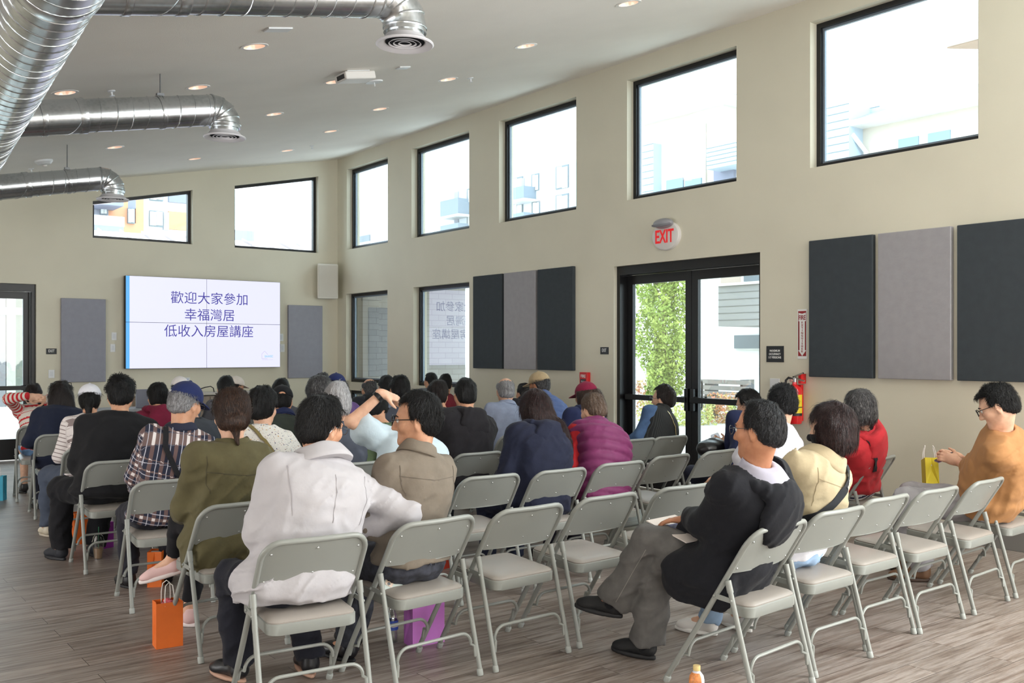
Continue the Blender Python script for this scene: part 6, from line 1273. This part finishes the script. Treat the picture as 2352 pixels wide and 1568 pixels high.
person('person in a black hooded coat in front of the panels', (4.25, 6.19, 0), (1068, 907), s=1.04, q='mid', yaw=-18, pitch=8, bow=.03, wide=1.2, skn='m', hair=('short', 'black'), hs=1.06, top=[dict(n='coat', m=fab((34, 32, 36)), o=.034, hem=.42, collar='hood', neck=.022, fold=.008, drape=.2)], seed=14)
crowd('bald person with grey fringe in a pale blue shirt', (5.5, 7.3), (1161, 898), [dict(n='shirt', m=fab((142, 152, 176)), o=.02, collar='shirt', ch=.045)], ('bald', 'grey'), q='mid', yaw=-24, hs=1.06, skn='l', wide=1.05)
crowd('person with short black hair and black collar beside the tan cap', (6.7, 8.55), (1203, 904), [dict(n='shirt', m=fab((36, 36, 42)), o=.016, collar='stand', ch=.05)], ('crop', 'black'), q='mid', yaw=0)
crowd('tall person in a tan cap and blue quilted jacket', (6.05, 7.3), (1238, 884), [dict(n='jacket', m=fab((84, 102, 146)), o=.034, collar='stand', ch=.06, puff=.06, fold=.004)], ('crop', 'dgrey'), q='mid', yaw=14, s=1.14, hs=1.06, capc=dict(c=(176, 156, 124)), skn='d', face=True)
person('person in a navy hoodie with long straight dark hair', (4.076, 5.022, R_(.8)), (1228, 940), s=1.0, q='near', yaw=-4, pitch=12, bow=.05, wide=1.12, skn='m', hair=('long', 'red'), hs=1.06, hvol=.006, trouser=dict(c=(40, 46, 66)), top=[dict(n='hoodie', m=fab((32, 36, 56)), o=.032, hem=.40, collar='hood', neck=.02, fold=.008, drape=.2)], seed=15)
person('person in a maroon quilted vest over red sleeves, head bowed', (4.669, 5.074, R_(-.4)), (1362, 942), s=1.0, q='near', yaw=-2, pitch=24, bow=.06, wide=1.12, skn='l', hair=('crop', 'bgrey'), hs=1.04, trouser=dict(c=(46, 44, 56)),
       top=[dict(n='sweater', m=fab((176, 36, 42)), o=.016, hem=.5), dict(n='vest', m=fab((118, 46, 92), rough=.55), o=.042, hem=.43, sl='none', collar='stand', ch=.05, puff=.075, fold=.005)], seed=16)
crowd('person in a maroon cap with curly brown hair and navy jacket', (5.5, 6.2), (1346, 910), [dict(n='jacket', m=fab((36, 44, 80)), o=.026, collar='hood', neck=.02)], ('wavy', 'brown'), q='mid', yaw=6, capc=dict(c=(130, 30, 62)), hvol=.004)
def ve_extra(J):
    P = J['N']; ribbon('bag_chain', J, [P - J['SR'] * .07 - J['u'] * .04, P + J['SR'] * .03 - J['u'] * .17, P + J['SR'] * .14 - J['u'] * .32], .012, mat('chain_gold', (206, 190, 150), .25, metal=.8))
person('person in a black pinstripe vest over denim sleeves with chain strap', (6.438, 6.273, R_(8)), (1523, 916), s=.98, q='mid', yaw=10, pitch=2, bow=.02, wide=1.04, skn='l', hair=('crop', 'dbrown'), hs=1.06, hvol=.006, glasses='wire', face=True,
       top=[dict(n='denim_shirt', m=mat('denim_shirt', (74, 102, 142), .9, var=.15, vscale=18), o=.018, hem=.5), dict(n='vest', m=pinstripe('pinstripe'), o=.032, hem=.42, sl='none', collar='stand', ch=.05, pat=True, fold=.004)], extra=ve_extra, seed=17)
person('person in navy sleeves holding up a phone, half hidden', (6.4, 5.2, R_(4)), (1717, 928), s=1.0, q='mid', yaw=10, pitch=18, bow=.04, wide=1.0, skn='l', hair=('thick', 'black'), hvol=.008, glasses='wire', arms=dict(l=dict(wa=at_y(1668, 1022, 5.62), hd=(-.25, .8, .35), hn=(-.9, 0, .2), curl=.8), r=dict(wa=at_y(1690, 1018, 5.60), hd=(-.5, .8, .2), curl=.8)), trouser=dict(c=(34, 38, 54)), top=[simple((40, 48, 82), 'jacket', o=.02)], seed=18)
person('person in a plain white t-shirt with short grey black hair', (5.28, 4.12, R_(2)), (1796, 926), s=1.05, q='near', yaw=-22, pitch=6, bow=.02, wide=1.1, skn='l', hair=('spiky', 'salt'), hs=1.06, top=[dict(n='shirt', m=fab((208, 208, 218), var=.03), o=.018, hem=.45, sl='short', fold=.006)], seed=19)
def rj_extra(J):
    P = J['N']; ribbon('bag_strap', J, [P - J['SR'] * .10 + J['u'] * .0, P - J['SR'] * .10 - J['u'] * .12, P - J['SR'] * .09 - J['u'] * .26], .034, fab((30, 30, 34)))
person('person in a red hooded jacket with grey shoulder length hair', (6.385, 4.153, R_(11)), (1973, 938), s=1.0, q='mid', yaw=-24, pitch=8, bow=.04, wide=1.1, skn='l', hair=('bob', 'dgrey'), hs=1.04, hvol=.004, trouser=dict(c=(190, 180, 168)), top=[dict(n='shirt', m=stripes('stripe_navy', (226, 226, 230), (36, 42, 74), .03, 0, .5), o=.02, hem=.46, sl='none', pat=True), dict(n='jacket', m=fab((186, 46, 54)), o=.032, hem=.50, collar='hood', neck=.02, fold=.008)], extra=rj_extra, seed=20)
# ================================================================== CHAIRS, one for every place
for k, x, y, t, lab in (('A1', 1.818, 3.91, -6, 'folding chair under the person in the pale grey jacket'), ('A2', 2.41, 3.959, 4, 'folding chair under the person in the olive brown shirt'), ('A3', 2.98, 3.976, 1.7, 'empty folding chair next to the olive brown shirt'), ('A4', 3.546, 4.014, 2.4, 'empty folding chair behind the raised black shoe'), ('A5', 4.175, 4.015, -3.2, 'empty folding chair behind the knee with the booklet'),
    ('A7', 5.28, 4.12, 2, 'folding chair under the person in the white t-shirt'), ('A9', 6.385, 4.153, 11, 'folding chair under the person in the red jacket'),
    ('B1', 3.561, 2.918, 5.5, 'folding chair under the person in black coat, crossed legs'), ('B2', 4.138, 2.993, 1.2, 'folding chair under the person in the beige jacket'), ('B3', 4.693, 3.078, 1.2, 'empty folding chair next to the beige jacket'), ('B4', 5.197, 3.067, .6, 'second empty folding chair from the beige jacket'), ('B5', 5.79, 3.088, 3.8, 'empty folding chair touching the chair of the tan t-shirt'), ('B6', 6.378, 3.121, 3.4, 'folding chair under the person in the tan t-shirt'),
    ('C1', 3.54, 5.057, -1.4, 'empty folding chair between olive brown shirt and navy hoodie'), ('C2', 4.076, 5.022, .8, 'folding chair under the person in the navy hoodie'), ('C3', 4.669, 5.074, -.4, 'folding chair under the person in the maroon vest'), ('C4', 5.259, 5.175, 4.5, 'empty folding chair next to the maroon vest'), ('C5', 5.814, 5.185, 5, 'empty folding chair in front of the hands with the phone'), ('C6', 6.4, 5.2, 4, 'folding chair under the person holding up a phone'),
    ('C0', 3.02, 5.05, 0, 'folding chair under the person in the light blue t-shirt'),
    ('D0', 2.58, 6.17, 0, 'folding chair under the person in the floral blouse'), ('D1', 3.2, 6.17, 0, 'folding chair under the person with whiter grey hair'), ('D3', 4.25, 6.19, 0, 'folding chair under the person in the black hooded coat'), ('D4', 4.86, 6.2, 2, 'empty folding chair between black coat and navy hoodie'), ('D5', 5.5, 6.2, 0, 'folding chair under the person in the maroon cap'), ('D6', 6.0, 6.25, 2, 'empty folding chair beside the pinstripe vest, half hidden'), ('D7', 6.438, 6.273, 0, 'folding chair under the person in the pinstripe vest'),
    ('L1', 2.207, 11.082, -6, 'folding chair under the red and white striped sweater'), ('L2', 2.13, 9.862, -3.8, 'folding chair under the navy cardigan'), ('L3', 2.046, 8.386, -4.9, 'folding chair under the white cap with ponytail'), ('L4', 1.936, 7.31, -.6, 'folding chair under the black sweater'), ('L5', 1.914, 6.078, -4.2, 'folding chair under the plaid shirt'), ('L6', 1.889, 4.976, 3.7, 'folding chair under the olive green jacket'),
    ('E6', 5.5, 7.3, 0, 'folding chair under the bald person in pale blue'), ('E7', 6.05, 7.3, 0, 'folding chair under the person in the tan cap'), ('E5', 4.8, 7.3, 0, 'folding chair under the person in the brown top'), ('E2', 3.25, 7.3, 0, 'folding chair under the person in the black cap'), ('F1', 2.62, 8.45, 0, 'folding chair under the person in the maroon hoodie'),
    ('E1', 2.55, 7.3, 0, 'folding chair under the dark grey cardigan'), ('E4', 4.33, 7.3, 0, 'folding chair under the neat black hair behind the arm')):
    if lab: chair(k, x, y, t, lab)
for lab, (x, y) in CROWD:
    if all(math.hypot(x - q[0], y - q[1]) > .3 for q in CHAIRS.values()): chair(lab, x, y, 0, 'folding chair under the ' + lab.split(',')[0])
# ================================================================== BAGS, BOTTLES, PHONES
M_paperw = mat('paper_white', (232, 228, 222), .8)
def paper_bag(loc, rz, w_, d_, h_, col, label, handles=True, tissue=None, group='paper gift bags'):
    o = empty('paper_bag', loc, rz, label, 'bag', group); m_ = mat('paper_%d_%d_%d' % col, col, .55, var=.05, vscale=9)
    a = MB(); hw, hd = w_ / 2, d_ / 2; t = .002
    a.add([(-hw, -hd, 0), (hw, -hd, 0), (hw, hd, 0), (-hw, hd, 0), (-hw, -hd, h_), (hw, -hd, h_), (hw, hd, h_), (-hw, hd, h_), (-hw + t, 0, .0), (hw - t, 0, .0)][:8] + [(-hw + .018, 0, h_ * .55), (hw - .018, 0, h_ * .55), (-hw + .006, 0, h_), (hw - .006, 0, h_)],
          [(0, 3, 2, 1), (0, 1, 5, 4), (2, 3, 7, 6), (1, 2, 9), (1, 9, 11, 5), (2, 6, 11, 9), (0, 8, 3), (0, 4, 10, 8), (3, 8, 10, 7)])
    ob = a.obj('bag_body', m_, o); so = ob.modifiers.new('paper', 'SOLIDIFY'); so.thickness = .0015
    a = MB(); a.box((-hw + .012, -hd + .006, h_ - .06), (hw - .012, hd - .006, h_ - .012)); a.obj('bag_lining', M_paperw, o) if not tissue else None
    if tissue:
        rg = np.random.RandomState(3); a = MB()
        for i in range(9): a.sphere((rg.uniform(-hw * .6, hw * .6), rg.uniform(-hd * .5, hd * .5), h_ - .02 + rg.uniform(-.01, .012)), (.022, .02, .02), 8, 6)
        a.obj('wrapped_sweets', mat('sweets_pink', tissue, .3), o)
    if handles:
        for y in (-hd, hd): a = MB(); a.tube([(-w_ * .17, y * .95, h_ - .02), (-w_ * .17, y * .9, h_ + .04), (-w_ * .13, y * .7, h_ + .085), (0, y * .6, h_ + .10), (w_ * .13, y * .7, h_ + .085), (w_ * .17, y * .9, h_ + .04), (w_ * .17, y * .95, h_ - .02)], .0028, 6); a.obj('bag_handle', M_paperw, o, True)
    return o
OR = (232, 112, 34)
paper_bag((1.632, 5.118, 0), R_(-6), .135, .10, .235, OR, 'orange paper gift bag with white handles standing on the open floor', tissue=(212, 96, 110))
paper_bag((1.99, 6.47, 0), R_(60), .12, .09, .23, OR, 'orange paper gift bag under the chair of the plaid shirt', handles=False)
paper_bag((2.73, 4.34, 0), R_(-4), .19, .10, .245, (222, 136, 232), 'pink purple paper gift bag under the chair of the olive brown shirt', handles=False)
paper_bag((1.80, 11.14, 0), R_(-30), .17, .10, .25, (56, 168, 200), 'teal blue paper gift bag on the floor at the photo edge')
paper_bag((2.02, 7.95, 0), R_(20), .15, .10, .20, (170, 60, 176), 'purple paper gift bag under the chair of the black sweater', handles=False)
paper_bag((1.93, 8.25, 0), R_(10), .12, .09, .25, OR, 'orange paper gift bag behind the purple bag in the aisle row', handles=False)
paper_bag((3.72, 5.75, 0), R_(10), .16, .10, .16, (206, 66, 44), 'red paper bag beyond the empty chair by the navy hoodie', handles=False)
yb = at_y(2138, 1116, 3.74); o = paper_bag((yb[0], yb[1], yb[2]), R_(62), .15, .09, .20, (222, 202, 44), 'yellow paper gift bag on the lap of the tan t-shirt'); o.rotation_euler = (R_(0), R_(14), R_(40))
# water bottle
def lathe_obj(prof, nm, mt, par, seg=24): a = MB(); a.lathe(prof, seg=seg); return a.obj(nm, mt, par, True)
wb_ = empty('water_bottle', (2.60, 4.45, 0), 0, 'clear plastic water bottle with blue label under a chair', 'bottle')
lathe_obj([(0, .002), (.028, .0), (.031, .01), (.031, .05), (.029, .06), (.031, .07), (.031, .125), (.026, .15), (.013, .172), (.012, .185)], 'bottle_body', glassmat('clear_plastic', (232, 238, 242), 1.2), wb_); lathe_obj([(.0315, .068), (.0315, .118)], 'label_band', mat('label_blue', (60, 92, 190), .4), wb_); lathe_obj([(.0318, .085), (.0318, .103)], 'label_stripe', M_paperw, wb_); lathe_obj([(.0145, .182), (.0145, .198), (0, .199)], 'bottle_cap', M_paperw, wb_)
te = empty('tea_bottle', (3.25, 2.90, 0), R_(-30), 'small drink bottle with cream cap and orange label, at the bottom edge', 'bottle')
lathe_obj([(0, .001), (.03, 0), (.034, .008), (.034, .085), (.030, .105), (.017, .122), (.014, .128)], 'bottle_body', mat('label_white', (226, 226, 236), .35), te); 
a = MB(); n_ = 16
for i in range(n_): t0, t1 = R_(150 + 140 * i / n_), R_(150 + 140 * (i + 1) / n_); pr = [(.0345, .01), (.0345, .085), (.0308, .104), (.020, .119)]; a.add([(r * math.cos(t), r * math.sin(t), z) for r, z in pr for t in (t0, t1)], [(2 * k, 2 * k + 1, 2 * k + 3, 2 * k + 2) for k in range(3)])
a.obj('orange_label', mat('label_orange', (222, 142, 82), .4, var=.35, vscale=60), te, True)
lathe_obj([(.0165, .128), (.0165, .148), (.0155, .1495), (0, .15)], 'bottle_cap', mat('cap_cream', (226, 200, 134), .4), te); lathe_obj([(.0145, .122), (.0145, .129)], 'bottle_neck', glassmat('clear_plastic', (232, 238, 242), 1.2), te)
cu_ = empty('iced_coffee_cup', (1.90, 7.56, 0), 0, 'clear plastic cup of iced coffee with green straw on the floor', 'cup')
lathe_obj([(0, .002), (.029, 0), (.043, .125)], 'cup_wall', glassmat('clear_plastic', (232, 238, 242), 1.2), cu_); lathe_obj([(0, .004), (.0275, .004), (.037, .08), (0, .08)], 'coffee', mat('iced_coffee', (176, 132, 92), .3), cu_); lathe_obj([(.045, .125), (.046, .13), (.04, .14), (.036, .162), (.022, .178), (.008, .18)], 'dome_lid', glassmat('clear_plastic', (232, 238, 242), 1.2), cu_)
a = MB(); a.tube([(0, 0, .02), (.004, .004, .235)], .0035, 8); a.obj('straw', mat('straw_green', (40, 104, 72), .4), cu_, True)
# phones
def phone(center, xdir, ndir, label, case, screen, cat='phone', cams=False):
    x = norm(xdir); n = norm(np.array(ndir) - x * np.dot(ndir, x)); z = np.cross(x, n); o = empty('mobile_phone', (0, 0, 0), 0, label, cat); o.matrix_world = frame4(x, n, z, center)
    a = MB(); loft(a, [[(p, -.0045, q_) for p, q_ in rrect(-.037, .037, -.075, .075, .011)], [(p, .0045, q_) for p, q_ in rrect(-.037, .037, -.075, .075, .011)]]); a.obj('case', case, o)
    a = MB(); loft(a, [[(p, -.0052, q_) for p, q_ in rrect(-.034, .034, -.072, .072, .009)], [(p, -.0045, q_) for p, q_ in rrect(-.034, .034, -.072, .072, .009)]]); a.obj('screen', screen, o)
    if cams:
        a = MB(); loft(a, [[(p, .0045, q_) for p, q_ in rrect(-.033, .003, .032, .071, .008)], [(p, .0065, q_) for p, q_ in rrect(-.033, .003, .032, .071, .008)]]); c_ = a.obj('camera_plate', mat('phone_plate', (196, 172, 150), .3), o)
        for p, q_ in ((-.024, .061), (-.024, .043), (-.007, .052)): a = MB(); a.lathe([(.0072, .0065), (.0072, .0085), (0, .0085)], (0, 0, 0), 16); a.v = [(p + X, Z, q_ + Y) for X, Y, Z in a.v]; a.obj('camera_lens', M_glf, c_)
    return o
M_scrd = mat('phone_screen', (24, 26, 34), .1)
phone(at_y(912, 1356, 3.895), (-.466, -.273, -.59), (0, -.91, .42), 'mobile phone in pale case sticking out of a back pocket', mat('case_mint', (176, 188, 182), .4), M_scrd, cams=True)
phone(at_y(2172, 1050, 3.62), (.55, .75, .05), (.35, -.2, -.9), 'mobile phone in purple case held by the person in tan', mat('case_purple', (132, 104, 160), .4), M_scrd)
phone(at_y(1648, 1013, 5.78), (.6, -.5, .3), (.3, .75, -.5), 'dark mobile phone held up by the person in navy sleeves', M_glf, emit('phone_glow', (200, 206, 214), .7))
bk_ = empty('booklet', (0, 0, 0), 0, 'printed booklet under the hand on the crossed knee', 'booklet'); c0 = at_y(1484, 1196, 3.47); c1 = at_y(1576, 1246, 3.11)
yv_ = norm(c1 - c0); nv = norm(A(-.10, .05, 1) - yv_ * np.dot(A(-.10, .05, 1), yv_)); xv = np.cross(yv_, nv); L_ = np.linalg.norm(c1 - c0)
bk_.matrix_world = frame4(xv, yv_, nv, (c0 + c1) / 2 - xv * .085 * 0)
sg = -1 if np.dot(xv, RT.tolist() + [0]) < 0 else 1
a = MB(); a.box((0 if sg > 0 else -.17, -L_ / 2, -.003), (.17 if sg > 0 else 0, L_ / 2, .003)); a.obj('pages', mat('booklet_page', (232, 222, 214), .5), bk_)
a = MB(); a.box((.02 * sg if sg > 0 else -.13, -L_ * .18, .003), (.13 if sg > 0 else -.02, L_ * .12, .0036)); a.obj('printed_photo', mat('booklet_print', (90, 84, 140), .5, var=.8, vscale=40), bk_)
a = MB(); p = at_y(1632, 1030, 5.55); fb = Fld(); fb.u(ell_((0, 0, 0), (.13, .10, .07))); fb.u(ell_((.08, .02, .02), (.09, .08, .06)), .04); fb.off(lambda P: -.012 * (1 - np.abs(2 * vnoise(P * 14, 4) - 1)) ** 2)
hb = empty('handbag', tuple(p), 0, 'black handbag on the lap beside the raised phone', 'bag'); sdf_obj('bag_body', fb, (-.22, -.18, -.14), (.24, .18, .14), .012, mat('bag_leather', (26, 26, 28), .35), hb)
